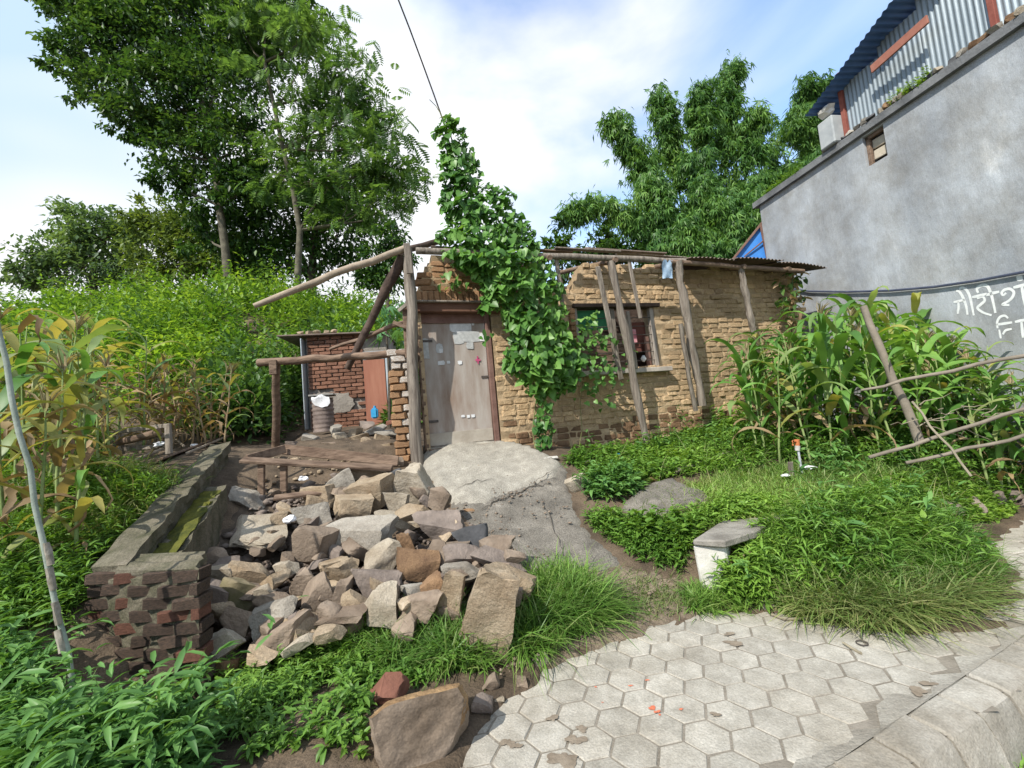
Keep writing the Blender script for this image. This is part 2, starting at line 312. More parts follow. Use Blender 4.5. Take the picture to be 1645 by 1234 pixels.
def hexmesh(seed):
    rs = random.Random(seed); V = []; n = 12
    for rr, z in ((HR * .955, -.06), (HR * .955, -.006), (HR * .925, 0.0)):
        for k in range(6):
            for h in (0, .5):
                a0, a1 = math.radians(60 * k), math.radians(60 * k + 60)
                p = Vector((math.cos(a0), math.sin(a0))) * (1 - h) + Vector((math.cos(a1), math.sin(a1))) * h
                j = 1 + rs.uniform(-.018, .004); V.append((p.x * rr * j, p.y * rr * j, z + (rs.uniform(-.0015, .001) if z == 0 else 0)))
    V.append((0, 0, .001)); Fc = []
    for r in range(2):
        for i in range(n): Fc.append((r * n + i, r * n + (i + 1) % n, (r + 1) * n + (i + 1) % n, (r + 1) * n + i))
    for i in range(n): Fc.append((2 * n + i, 2 * n + (i + 1) % n, 3 * n))
    return mesh('paver', V, Fc, pmat)
hexm = [hexmesh(s) for s in range(8)]
rs = random.Random(3); cand = []
for i in range(-40, 60):
    for j in range(-40, 60):
        q = L0 + HR * math.sqrt(3) * (i * (R1 * math.cos(math.pi / 6) + R2 * .5) + j * R2)
        kd = (q - K0) @ KN
        if kd > -.065 or q[1] < .9 or q[0] > 6.5 or q[0] < -1.6: continue
        xx, yy = np.array([q[0]]), np.array([q[1]])
        if not in_poly(xx, yy, PAVE)[0] and edge_dist(xx, yy)[0] > .1: continue
        cand.append((np.hypot(q[0] - .9, q[1] - 2.6), q))
cand.sort(key=lambda c: c[0])
for n_, (dd, q) in enumerate(cand[:298]):
    M = Matrix.Translation((q[0], q[1], rs.uniform(-.003, .003))) @ Matrix.Rotation(math.atan2(R1[1], R1[0]) + math.radians(60 * rs.randrange(6)), 4, 'Z') @ Euler((rs.uniform(-.012, .012), rs.uniform(-.012, .012), rs.uniform(-.015, .015))).to_matrix().to_4x4()
    link('paver', hexm[rs.randrange(8)], pav, M)
# smeared cement and red paint specks on the pavers
dirt = mat('dry_mud', (.17, .135, .1), (.26, .215, .165), scale=14, bump=.5, var=0)
def blot(name, c, r, m, parent, seed, z=.005, sq=.6, n=40):
    rs = random.Random(seed); V = []; ph = [rs.uniform(0, 6.3) for _ in range(6)]
    for k in range(n):
        a = 2 * math.pi * k / n; q = r * (.85 + sum(math.sin(a * (i + 2) + ph[i]) * .32 / (i + 1.5) for i in range(6)) + rs.uniform(-.06, .06)); V.append((c[0] + math.cos(a) * q, c[1] + math.sin(a) * q * sq, z))
    V.append((c[0], c[1], z + .0004)); return obj(name, V, [(k, (k + 1) % n, n) for k in range(n)], m, parent)
redp = mat('red_paint', (.5, .12, .06), (.62, .2, .11), scale=40, bump=0, var=.1)
for k, (x, y, r) in enumerate([(1048, 1139, 8), (1056, 1145, 6), (1094, 1141, 4), (1040, 1094, 4), (1013, 1103, 4), (957, 1105, 3), (1060, 1150, 3), (968, 1130, 2)]):
    blot('red_paint_mark', Pz(x, y), r * .0031, redp, pav, k, .006)
for k, (x, y, r) in enumerate([(905, 1222, 26), (925, 1190, 18), (935, 1172, 12), (888, 1155, 12), (815, 1195, 14), (830, 1200, 10), (1475, 1112, 18), (1490, 1100, 13), (1180, 1035, 20), (1172, 1020, 13), (1150, 1150, 9)]):
    blot('mud_smear', Pz(x, y), r * .0029, dirt, pav, 40 + k, .0052 + k * .0003, .7)
# cement band between the pavers and the kerb
V = []; n = 60; rs = random.Random(11)
for k in range(n):
    b = K0 + KD * (-3.6 + 9.5 * k / n); i_ = b - KN * rs.uniform(.015, .12); V += [(b[0], b[1], .006), (i_[0], i_[1], .0045 - .012 * rs.random())]
obj('cement_edge', V, [(2 * k, 2 * k + 1, 2 * k + 3, 2 * k + 2) for k in range(n - 1)], mat('cement_edge', (.27, .25, .215), (.4, .38, .335), scale=5, bump=.7, bscale=45, var=0, stain=.35, speck=.15), pav)

# ---- kerb stones, chamfered to the road side
kerb = tag(link('kerb', None), kind='structure')
km = mat('kerb_concrete', (.28, .262, .225), (.4, .378, .335), scale=6, bump=.5, bscale=50, c3=(.45, .43, .385), var=.1, rough=.85, stain=.65, speck=.16)
prof = [(0, -.24), (0, .004), (.012, .014), (.13, .012), (.165, -.004), (.215, -.1), (.232, -.17), (.235, -.24)]
def kerbmesh(seed, Lk=.27):
    rs = random.Random(seed); V = []; xsn = [0, .012, Lk / 2, Lk - .012, Lk]
    for q, xx in enumerate(xsn):
        sh = .994 if q in (0, 4) else 1.
        for (a, z) in prof: V.append((xx + rs.uniform(-.001, .001), -(a * sh + (.003 if q in (0, 4) else 0)) + rs.uniform(-.0025, .0025), z * 1. - (.011 if q in (0, 4) else 0) + rs.uniform(-.002, .002)))
    k = len(prof); Fc = []
    for q in range(4):
        for i in range(k): Fc.append((q * k + i, (q + 1) * k + i, (q + 1) * k + (i + 1) % k, q * k + (i + 1) % k))
    Fc += [tuple(range(k)), tuple(range(4 * k, 5 * k))[::-1]]
    return mesh('kerb_stone', V, Fc, km, True, 30)
kms = [kerbmesh(s) for s in range(5)]; rs = random.Random(5)
for k in range(-14, 22):
    b = K0 + KD * (.262 + (k - 1) * .287)
    link('kerb_stone', kms[k % 5], kerb, Matrix.Translation((b[0], b[1], rs.uniform(-.006, .006))) @ Euler((rs.uniform(-.02, .02), rs.uniform(-.01, .01), math.radians(24.4) + rs.uniform(-.012, .012))).to_matrix().to_4x4())

# ---- cracked concrete ramp up to the door and the slab beside it
conc = mat('ramp_concrete', (.11, .1, .085), (.22, .2, .17), scale=5, bump=1., bscale=55, c3=(.32, .295, .255), var=0, w=.48, det=14., speck=.38)
def drape(name, poly, m, lift=.03, step=.045, kind='structure', fall=.08, nz=.008, edge_px=None):
    wp = np.array([G(*p)[:2] for p in poly]) if edge_px is None else np.array(edge_px); lo, hi = wp.min(0) - .1, wp.max(0) + .1
    gx, gy = np.meshgrid(np.arange(lo[0], hi[0], step), np.arange(lo[1], hi[1], step)); x, y = gx.ravel(), gy.ravel()
    x = x + RNG.uniform(-.3, .3, x.shape) * step; y = y + RNG.uniform(-.3, .3, y.shape) * step
    ins = in_poly(x, y, wp); ed = edge_dist(x, y, np.vstack([wp, wp[:1]])); sd = np.where(ins, ed, -ed) + wob(x * 2, y * 2) * .03
    z = T(x, y) + lift * sstep(-.05, fall, sd) - .07 * (1 - sstep(-.1, .0, sd)) + nz * wob(x * 3, y * 3) + RNG.normal(0, nz * .45, x.shape)
    k = np.arange(len(x)).reshape(gx.shape); Fq = np.stack([k[:-1, :-1], k[:-1, 1:], k[1:, 1:], k[1:, :-1]], -1).reshape(-1, 4)
    Fq = Fq[(sd[Fq] > -.09).all(1)]
    return tag(obj(name, np.c_[x, y, z], Fq, m, None, True), kind=kind)
drape('dirt_path', [(820,930),(880,905),(1000,910),(1090,930),(1150,965),(1110,1000),(960,1045),(890,1080),(840,1060)], mat('path_dirt', (.13, .1, .07), (.24, .19, .14), scale=5, bump=1., bscale=40, c3=(.3, .25, .19), var=0, det=12., speck=.35), .02, fall=.25)
drape('ramp', [(672, 742), (690, 726), (800, 713), (850, 722), (905, 748), (912, 790), (932, 850), (1000, 915), (940, 925), (850, 915), (770, 860), (715, 800)], conc, .025, nz=.01)
# an upper screed lying over the lower one, broken along a crack
drape('ramp_screed', [(676, 738), (690, 727), (798, 715), (848, 724), (900, 750), (890, 772), (850, 785), (800, 800), (780, 815), (735, 812), (705, 790)], mat('screed_concrete', (.25, .23, .195), (.36, .335, .285), scale=7, bump=1., bscale=60, c3=(.46, .43, .37), var=0, w=.44, det=14., speck=.3), .07, fall=.03, nz=.011)
drape('concrete_slab', [(1005, 822), (1030, 790), (1075, 776), (1140, 800), (1130, 812), (1080, 826), (1030, 834)], conc, .06, fall=.04)

# cracks worn into the ramp, filled with earth
def crack(pl, wd=.012, seed=1, lift=.05):
    rs = random.Random(seed); pts = []
    for (x0, y0), (x1, y1) in zip(pl[:-1], pl[1:]):
        for t in np.linspace(0, 1, 7)[:-1]: pts.append(G(x0 + (x1 - x0) * t + rs.uniform(-2.5, 2.5), y0 + (y1 - y0) * t + rs.uniform(-1.5, 1.5), lift=lift))
    V = []; n = len(pts)
    for i, p in enumerate(pts):
        t = pts[min(i + 1, n - 1)] - pts[max(i - 1, 0)]; t[2] = 0; t /= np.linalg.norm(t) + 1e-9; nn = np.array([-t[1], t[0], 0]) * wd * rs.uniform(.4, 1.1) * (.3 + math.sin(math.pi * (i + .5) / n)); V += [p + nn, p - nn]
    for v in V: v[2] = Tz(v[0], v[1]) + lift
    tag(obj('ramp_crack', V, [(2 * i, 2 * i + 1, 2 * i + 3, 2 * i + 2) for i in range(n - 1)], mat('crack_earth', (.035, .03, .024), (.08, .068, .054), scale=20, var=0), bpy.data.objects['ramp']))
crack([(775,818),(800,805),(830,795),(855,783),(900,778)], .008, 1, .04); crack([(850,783),(866,770),(893,756)], .006, 2, .085); crack([(730,790),(760,775),(800,770)], .004, 3, .085); crack([(870,800),(890,850),(905,890)], .004, 4, .042)
# ================================================================ the mud-brick house
A0 = P(680, 560, 6.0); A0[2] = 0; TH = math.radians(16.5)
WD = np.array([math.cos(TH), math.sin(TH), 0]); WN = np.array([WD[1], -WD[0], 0])      # along the wall, out of the wall
def HW(s, z, out=0.): p = A0 + WD * s + WN * out; return np.array([p[0], p[1], z])
def WP(px, py, out=0.):
    r = ray(px, py); b = A0 + WN * out; t = ((b - CAM)[:2] @ WN[:2]) / (r[:2] @ WN[:2]); p = CAM + r * t
    return p
def WS(px, py, out=0.): p = WP(px, py, out); return float((p - A0)[:2] @ WD[:2]), float(p[2])
house = thing('mud_brick_house', 'ruined tan mud-brick house with leaning timber props and rusted metal door', 'house', HW(3.3, 1.0))
mud = mat('mud_brick', (.35, .24, .135), (.49, .355, .212), scale=9, bump=1., bscale=28, var=.15, c3=(.55, .41, .26), speck=.2, w=.46)
mudo = mat('fired_brick', (.3, .165, .085), (.42, .255, .14), scale=9, bump=.9, bscale=28, var=.2)
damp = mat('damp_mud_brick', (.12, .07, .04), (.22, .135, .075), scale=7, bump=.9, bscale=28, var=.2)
core = mat('mud_mortar', (.33, .24, .145), (.46, .345, .215), scale=7, bump=1., bscale=20, var=0)
wood = mat('weathered_wood', (.12, .098, .08), (.3, .26, .215), scale=26, bump=1., bscale=40, var=.15, stretch=(1, 1, .07), c3=(.37, .33, .28))
wood2 = mat('brown_wood', (.1, .065, .046), (.24, .168, .12), scale=16, bump=.9, bscale=30, var=.15, stretch=(.25, .9, .9), c3=(.3, .225, .17))
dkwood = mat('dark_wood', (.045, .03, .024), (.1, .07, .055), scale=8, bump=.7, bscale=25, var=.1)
rust = mat('rusty_sheet', (.1, .075, .062), (.2, .15, .12), scale=5, bump=.3, bscale=20, var=.1, rough=.7, c3=(.25, .13, .08))
iron = mat('dark_iron', (.05, .045, .04), (.11, .09, .08), scale=20, bump=.2, rough=.6, var=0)
def wall_top(s):
    pts = [(-.4, 3.1), (-.14, 3.2), (-.06, 3.3), (.02, 3.55), (.06, 3.68), (.12, 3.84), (.2, 3.95), (1.0, 3.97), (1.7, 3.95), (1.84, 3.72), (1.95, 3.5), (2.3, 3.47), (2.42, 3.62), (2.5, 3.82), (2.62, 3.9), (3.0, 3.87), (4.2, 3.84), (6.9, 3.84)]
    return float(np.interp(s, [p[0] for p in pts], [p[1] for p in pts]))
OPEN = [(0.0, .98, 1.1, 3.24), (2.31, 3.76, 2.16, 3.2)]
S0, S1, ZB = -.05, 6.75, .8
# core: cells of the wall; only outer faces are kept
ds, dz, TK = .05, .083, .34
ns, nz_ = int((S1 - S0) / ds), int(3.3 / dz); occ = np.zeros((ns, nz_), bool)
for i in range(ns):
    for k in range(nz_):
        s = S0 + (i + .5) * ds; z = ZB + (k + .5) * dz
        o_ = z < wall_top(s) - .03
        for a, b, c, d in OPEN:
            if a < s < b and c < z < d: o_ = False
        if .0 <= s <= .98 and z < 1.24: o_ = True
        occ[i, k] = o_
V = []; Fc = []; idx = {}
def vtx(i, k, o):
    if (i, k, o) not in idx:
        idx[(i, k, o)] = len(V); j = .012 * math.sin(i * 12.9 + k * 78.2 + o * 3); V.append(HW(S0 + i * ds, ZB + k * dz + j, (-.006 if o == 0 else -TK) + j))
    return idx[(i, k, o)]
def oc(i, k): return 0 <= i < ns and 0 <= k < nz_ and occ[i, k]
for i in range(ns):
    for k in range(nz_):
        if not occ[i, k]: continue
        Fc.append((vtx(i, k, 0), vtx(i + 1, k, 0), vtx(i + 1, k + 1, 0), vtx(i, k + 1, 0)))
        Fc.append((vtx(i, k, 1), vtx(i, k + 1, 1), vtx(i + 1, k + 1, 1), vtx(i + 1, k, 1)))
        if not oc(i - 1, k): Fc.append((vtx(i, k, 0), vtx(i, k + 1, 0), vtx(i, k + 1, 1), vtx(i, k, 1)))
        if not oc(i + 1, k): Fc.append((vtx(i + 1, k, 0), vtx(i + 1, k, 1), vtx(i + 1, k + 1, 1), vtx(i + 1, k + 1, 0)))
        if not oc(i, k + 1): Fc.append((vtx(i, k + 1, 0), vtx(i + 1, k + 1, 0), vtx(i + 1, k + 1, 1), vtx(i, k + 1, 1)))
        if not oc(i, k - 1): Fc.append((vtx(i, k, 0), vtx(i, k, 1), vtx(i + 1, k, 1), vtx(i + 1, k, 0)))
obj('wall_core', V, Fc, core, house)
# side and back walls of the roofless room
V, Fc = merge([boxg(HW(6.6, 2.2, -2.0), .3, 3.28, 3.1, WD, WN), boxg(HW(3.4, 2.0, -3.8), 6.7, .3, 2.0, WD, WN), boxg(HW(2.0, 1.8, -2.0), .3, 3.3, 1.8, WD, WN)])
obj('rear_wall', V, Fc, core, house)
# ---- bricks
def brickmesh(seed, m, off=.13):
    b = bmesh.new(); bmesh.ops.create_cube(b, size=1.); bmesh.ops.bevel(b, geom=b.edges[:], offset=off, segments=1, affect='EDGES')
    rs = random.Random(seed)
    for v in b.verts: v.co += Vector([rs.uniform(-.05, .05) for _ in range(3)])
    me = bpy.data.meshes.new('brick'); b.to_mesh(me); b.free(); me.materials.append(m); return me
BM = {m.name: [brickmesh(s, m) for s in range(10)] for m in (mud, mudo, damp)}
def brickset(parent, items, cap, label_rest, Rt):
    """items: (priority, centre, (length, depth, height), material, tilt); the first ones become parts, the rest one part"""
    items.sort(key=lambda q: q[0]); rs = random.Random(len(items)); rest = {}
    for n_, (pr, c, dm, m, tl) in enumerate(items):
        M = Matrix.Translation([float(v) for v in c]) @ Rt @ Euler((rs.uniform(-.05, .05), tl + rs.uniform(-.025, .025), rs.uniform(-.05, .05))).to_matrix().to_4x4() @ Matrix.Diagonal((*dm, 1))
        me = BM[m.name][rs.randrange(10)]
        if n_ < cap: link('brick', me, parent, M)
        else:
            co = np.empty(len(me.vertices) * 3, np.float32); me.vertices.foreach_get('co', co); co = co.reshape(-1, 3) @ np.array(M.to_3x3()).T + np.array(M.translation)
            rest.setdefault(m.name, []).append((co, [tuple(p.vertices) for p in me.polygons]))
    for mn, lst in rest.items():
        V, Fc = merge([(list(a), f) for a, f in lst]); tag(obj(label_rest, V, Fc, MATS[mn], parent), kind='stuff')
RT = Matrix(((WD[0], -WN[0], 0, 0), (WD[1], -WN[1], 0, 0), (0, 0, 1, 0), (0, 0, 0, 1)))
rs = random.Random(21); items = []
CH = .084; z = .98; row = 0
while z < 4.0:
    s = S0 - .02 + rs.uniform(0, .1)
    while s < S1:
        Lb = rs.choice([.2, .21, .22, .23, .11, .24, .19]) * rs.uniform(.92, 1.05); m_ = s + Lb / 2; ok = z + CH * .5 < wall_top(m_) + rs.uniform(-.04, .04)
        for a, b, c, d in OPEN:
            if m_ + Lb * .45 > a and m_ - Lb * .45 < b and c < z < d: ok = False
        if ok and rs.random() > .015:
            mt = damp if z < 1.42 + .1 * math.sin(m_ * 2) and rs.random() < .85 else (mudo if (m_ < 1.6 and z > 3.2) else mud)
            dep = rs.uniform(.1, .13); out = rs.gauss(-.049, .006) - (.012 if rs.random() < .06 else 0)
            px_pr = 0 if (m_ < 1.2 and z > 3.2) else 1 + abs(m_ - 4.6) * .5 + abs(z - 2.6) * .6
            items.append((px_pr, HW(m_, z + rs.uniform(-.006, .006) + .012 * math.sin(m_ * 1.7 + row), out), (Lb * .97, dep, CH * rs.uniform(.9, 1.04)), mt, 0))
        s += Lb + rs.uniform(.004, .016)
    z += CH; row += 1
# soldier course over the door lintel
s = -.13
while s < 1.0:
    items.append((-1, HW(s + .04, 3.36, -.03), (.075, .12, .17), mudo, rs.uniform(-.04, .04))); s += .083
# whitewashed broken jamb left of the door
ww = mat('whitewashed_brick', (.36, .27, .2), (.6, .58, .54), scale=7, bump=.8, bscale=28, var=.15, c3=(.42, .55, .55))
BM[ww.name] = [brickmesh(s, ww) for s in range(10)]
z = .98; k = 0
while z < 2.62:
    s = -.47 + rs.uniform(-.03, .03); e = -.12
    for (l0, l1) in ((s, s + .13), (s + .14, e)) if k % 2 else ((s, s + .2), (s + .21, e)):
        items.append((-2, HW((l0 + l1) / 2, z, .02 + rs.uniform(-.015, .015)), (l1 - l0, .24, .088), ww if (1.45 < z < 2.5 and l1 == e) or z > 2.35 else mudo, rs.uniform(-.04, .04)))
    z += .094; k += 1
V, Fc = boxg(HW(-.29, 1.72, -.04), .28, .2, 1.75, WD, WN); obj('jamb_core', V, Fc, core, house)
brickset(house, items, 298, 'brickwork', RT)
# ---- lintels, door, window
plank('door_lintel', HW(-.18, 3.205, -.02), HW(1.12, 3.175, -.02), .13, .2, mat('lintel_wood', (.09, .045, .03), (.16, .085, .055), scale=5, bump=.5, var=0, stretch=(.3, .3, 1)), house, (0, 0, 1))
plank('lintel_edge', HW(-.2, 3.275, .02), HW(1.12, 3.245, .02), .025, .24, wood, house, (0, 0, 1))
dm = mat('grey_door_sheet', (.22, .155, .115), (.4, .37, .335), scale=2.6, bump=.15, bscale=8, c3=(.45, .42, .385), var=0, stretch=(1.6, 1.6, .35), rough=.65, det=9.)
dr = plank('door_panel', HW(.44, 1.27, -.1), HW(.44, 3.12, -.1), .93, .035, dm, house, tuple(WD), .004)
dr.name = 'door'
plank('kick_board', HW(-.02, 1.37, -.072), HW(.9, 1.37, -.072), .17, .012, mat('pale_door_board', (.3, .26, .21), (.42, .38, .32), scale=4, bump=.3, var=0), dr, (0, 0, 1), .002)
redf = mat('maroon_frame', (.13, .07, .055), (.21, .125, .1), scale=5, bump=.4, var=0)
plank('door_frame', HW(.945, 1.24, -.06), HW(.945, 3.12, -.06), .07, .1, redf, house, tuple(WD))
plank('door_frame', HW(-.045, 1.24, -.06), HW(-.045, 3.12, -.06), .06, .1, wood2, house, tuple(WD))
plank('door_top_board', HW(-.02, 3.07, -.066), HW(.91, 3.05, -.066), .13, .02, redf, dr, (0, 0, 1), .002)
V, Fc = boxg(HW(.47, 1.235, -.05), 1.0, .2, .03, WD, WN); obj('door_sill', V, Fc, wood2, house)
for zz in (1.62, 2.75): plank('hinge', HW(-.02, zz, -.076), HW(.14, zz, -.076), .035, .008, iron, dr, (0, 0, 1), .002)
plank('hasp', HW(.8, 2.2, -.074), HW(.92, 2.2, -.074), .03, .012, iron, dr, (0, 0, 1), .002)
# torn paper, paint marks on the door
pap = mat('torn_paper', (.55, .56, .57), (.72, .73, .73), scale=20, bump=.1, var=.15); papb = mat('grey_paper', (.36, .37, .37), (.5, .51, .5), scale=20, bump=.1, var=.1)
def scrap(x0, y0, x1, y1, m, seed, out=-.0795, name='paper_scrap'):
    rs = random.Random(seed); a = WP(x0, y0, out); b = WP(x1, y1, out); cs = []
    for u, v in ((0, 0), (.5, -.04), (1, 0), (1.03, .5), (1, 1), (.45, 1.05), (0, 1), (-.04, .6)):
        q = a + WD * ((b - a) @ WD) * (u + rs.uniform(-.08, .08)); q[2] = a[2] + (b[2] - a[2]) * (v + rs.uniform(-.08, .08)); cs.append(q)
    c2 = [q + WN * .002 for q in cs]; n = len(cs)
    obj(name, cs + c2, [tuple(range(n)), tuple(range(n, 2 * n))[::-1]] + [(i, (i + 1) % n, (i + 1) % n + n, i + n) for i in range(n)], m, dr)
for k, q in enumerate([(722, 513, 752, 530, papb), (724, 522, 744, 534, pap), (741, 520, 757, 533, pap), (728, 535, 746, 552, papb), (745, 534, 772, 549, papb), (770, 535, 778, 548, pap), (700, 553, 712, 566, papb), (706, 561, 712, 567, pap), (704, 580, 714, 586, pap), (718, 580, 723, 584, pap), (735, 580, 742, 585, pap), (676, 545, 690, 575, papb), (741, 667, 747, 670, pap), (750, 667, 755, 671, pap), (757, 666, 763, 670, pap), (749, 551, 760, 560, papb), (757, 510, 762, 523, pap)]):
    scrap(*q, k, -.0795 + k * .0004)
pink = mat('pink_paint', (.4, .05, .14), (.5, .1, .2), bump=0, var=0)
scrap(764, 577, 772, 580, pink, 50, -.071, 'paint_mark'); scrap(766, 572, 769, 584, pink, 51, -.0705, 'paint_mark')
# window: frame, rods, green shutter, boards, hanging cloth in the dark room
win = tag(link('window', None), None); adopt(win, house); win.empty_display_size = .1
wf = mat('window_wood', (.26, .23, .2), (.4, .36, .31), scale=6, bump=.5, var=.1, stretch=(1, 1, .2))
for a, b, sd in [((2.35, 2.18), (2.35, 3.18), WD), ((3.72, 2.18), (3.72, 3.18), WD), ((3.0, 2.2), (3.0, 3.16), WD)]:
    plank('window_frame', HW(*a, -.07), HW(*b, -.07), .075, .09, wf if a[0] != 3.0 else wood, win, tuple(sd))
plank('window_sill', HW(2.25, 2.135, .0), HW(3.86, 2.13, .0), .07, .3, wf, win, (0, 0, 1)); plank('window_head', HW(2.3, 3.2, -.05), HW(3.84, 3.19, -.05), .06, .2, dkwood, win, (0, 0, 1))
for k in range(6):
    zz = 2.3 + k * .14; tube('window_bar', [HW(2.36, zz, -.04), HW(3.0, zz + .006, -.035), HW(3.72, zz, -.04)], .007, iron, win, 6)
gsh = mat('green_shutter', (.02, .14, .06), (.04, .22, .1), scale=5, bump=.2, var=0, rough=.6)
plank('green_shutter', HW(2.4, 3.0, -.13), HW(2.97, 3.0, -.13), .32, .03, gsh, win, (0, 0, 1))
for k in range(5): plank('board', HW(2.38 + .0, 2.25 + k * .12, -.2), HW(3.33, 2.25 + k * .12 + .01, -.2), .112, .02, wood2, win, (0, 0, 1))
mar = mat('maroon_panel', (.1, .035, .028), (.17, .07, .05), scale=4, bump=.2, var=0)
plank('inner_panel', HW(3.36, 2.72, -.24), HW(3.7, 2.72, -.24), .5, .02, mar, win, (0, 0, 1)); plank('inner_panel', HW(3.62, 2.2, -.12), HW(3.62, 2.7, -.12), .09, .03, redf, win, tuple(WD))
plank('room_shade_panel', HW(1.9, 2.8, -.9), HW(5.2, 2.8, -.9), 2.0, .03, dkwood, win, (0, 0, 1))  # added dark panel: hides the sky, stands for the room's shade
clo = mat('pink_cloth', (.5, .12, .16), (.6, .35, .36), scale=12, bump=.1, var=0)
plank('hanging_cloth', HW(3.46, 2.62, -.2), HW(3.46, 2.85, -.21), .08, .02, clo, win, tuple(WD)); wcl = mat('white_cloth', (.6, .6, .6), (.75, .75, .75), bump=.1, var=0)
V, Fc = tubeg([HW(3.46, 2.28, -.03), HW(3.47, 2.33, -.03), HW(3.47, 2.38, -.03)], [.02, .05, .02], 8); obj('hanging_pouch', V, Fc, wcl, win, True)
# bricks between shutter frame and vine: a stack of fired brick ends
for k in range(10):
    link('brick', BM[mudo.name][k], house, Matrix.Translation([float(v) for v in HW(2.27, 2.3 + k * .09, .0)]) @ RT @ Matrix.Diagonal((.09, .12, .085, 1)))
# ---- props, eaves pole, roof sheets
def post(name, x0, y0, o0, x1, y1, o1, r, m=wood, seed=0, sq=None):
    a = WP(x0, y0, o0); b = WP(x1, y1, o1)
    if sq: return plank(name, a, b, r * 2, sq, m, house, tuple(WD), .008)
    return tube(name, wavy(a, b, 15, r * .2, seed), [r * (.92 + .12 * math.sin(i * 1.3 + seed)) for i in range(15)], m, house, 10, .14, seed)
post('prop_post', 982, 420, .42, 1040, 722, .42, .062, wood, 1)
post('prop_post', 1088, 420, .44, 1128, 652, .3, .068, wood, 2)
post('prop_post', 1190, 430, .42, 1216, 560, .3, .055, wood, 3)
post('prop_plank', 960, 428, .42, 998, 610, .2, .04, wood, 4, .03)
post('hanging_plank', 1010, 416, .42, 1029, 512, .42, .03, wood, 5, .025)
post('hanging_plank', 1008, 500, .16, 1022, 592, .16, .032, wood, 6, .03)
post('prop_plank', 893, 412, .4, 905, 500, .32, .03, wood, 7, .03)
V, Fc = merge([tubeg(wavy(WP(1093, 520, .5), WP(1118, 660, .38), 6, .012, 3), .035, 7, .1, 2)]); obj('prop_post', V, Fc, wood, house, True, 50)
tube('eaves_pole', wavy(WP(668, 403, .42), WP(1100, 420, .42), 12, .012, 4), .045, wood, house, 10, .06, 4)
tube('eaves_pole', wavy(WP(1075, 421, .44), WP(1290, 436, .42), 9, .01, 5), .04, wood2, house, 10, .06, 5)
for k, (x, y) in enumerate([(760, 408), (880, 414), (985, 417), (1090, 421), (1190, 428), (1262, 432)]):
    s, zz = WS(x, y, .42); tube('rafter', wavy(HW(s, zz - .03, .5), HW(s, zz + .5, -1.6), 5, .01, k), .04, wood2, house, 8, .05, k)
for k, (a, b, dz_) in enumerate([(2.0, 3.05, .07), (2.5, 3.9, .1), (1.2, 2.3, .07), (3.1, 4.35, .085), (.2, 1.3, .07)]):
    plank('roof_batten', HW(a, 3.98 + dz_ - .02 * a, .25 - .04 * k), HW(b, 3.96 + dz_ - .025 * b, .3 - .05 * k), .09, .02, [wood, rust, wood2][k % 3], house, tuple(WN), .003)
def corrug(name, O, U, Vv, lu, lv, m, parent, pitch=.076, amp=.012, th=.003, sag=None, nv=6):
    U = np.array(U, float); Vv = np.array(Vv, float); n = np.cross(U, Vv); n /= np.linalg.norm(n); nu = int(lu / pitch * 6); Vt = []; Fc = []
    for i in range(nu + 1):
        for j in range(nv + 1):
            a = lu * i / nu; b = lv * j / nv; h = amp * math.sin(2 * math.pi * a / pitch) + (sag(i / nu, j / nv) if sag else 0); Vt.append(np.array(O) + U * a + Vv * b + n * h)
    k0 = len(Vt); Vt += [v - n * th for v in Vt]
    for i in range(nu):
        for j in range(nv):
            q = (i * (nv + 1) + j, (i + 1) * (nv + 1) + j, (i + 1) * (nv + 1) + j + 1, i * (nv + 1) + j + 1); Fc.append(q); Fc.append(tuple(k0 + t for t in q[::-1]))
    return obj(name, Vt, Fc, m, parent, True)
sl = np.array([-WN[0], -WN[1], .2]); sl /= np.linalg.norm(sl)
for k, (a, lu, dz_, dv) in enumerate([(4.15, .95, .0, 0), (5.0, .95, .014, .05), (5.85, 1.15, .005, -.03)]):
    o = HW(a, WS(1090 + 5, 414, .5)[1] + dz_ - .03 * (a - 4.1), .52 + dv)
    corrug('roof_sheet', o, WD + np.array([0, 0, -.012]), sl, lu, 2.6, rust, house, sag=lambda u, v, k=k: (-.05 * (u ** 4) if k == 2 else 0) + .012 * math.sin(5 * u + 3 * v))
stone_r = mat('roof_stone', (.25, .2, .16), (.38, .32, .26), scale=8, bump=.6)
ragm = mat('blue_rag', (.12, .2, .3), (.28, .36, .44), scale=9, bump=.2, var=.1)
V = []; Fc = []
rs = random.Random(2)
for i in range(7):
    for j in range(5):
        p = WP(1064 + j * 4 + rs.uniform(-1, 1), 418 + i * 5 + rs.uniform(-2, 2), .47 + .025 * math.sin(j * 2.1 + i)); V.append(p)
for i in range(6):
    for j in range(4): Fc.append((i * 5 + j, i * 5 + j + 1, i * 5 + j + 6, i * 5 + j + 5))
tag(obj('blue_rag', V, Fc, ragm, None, True), 'torn pale blue rag hanging from the eaves pole of the mud-brick house', 'rag')

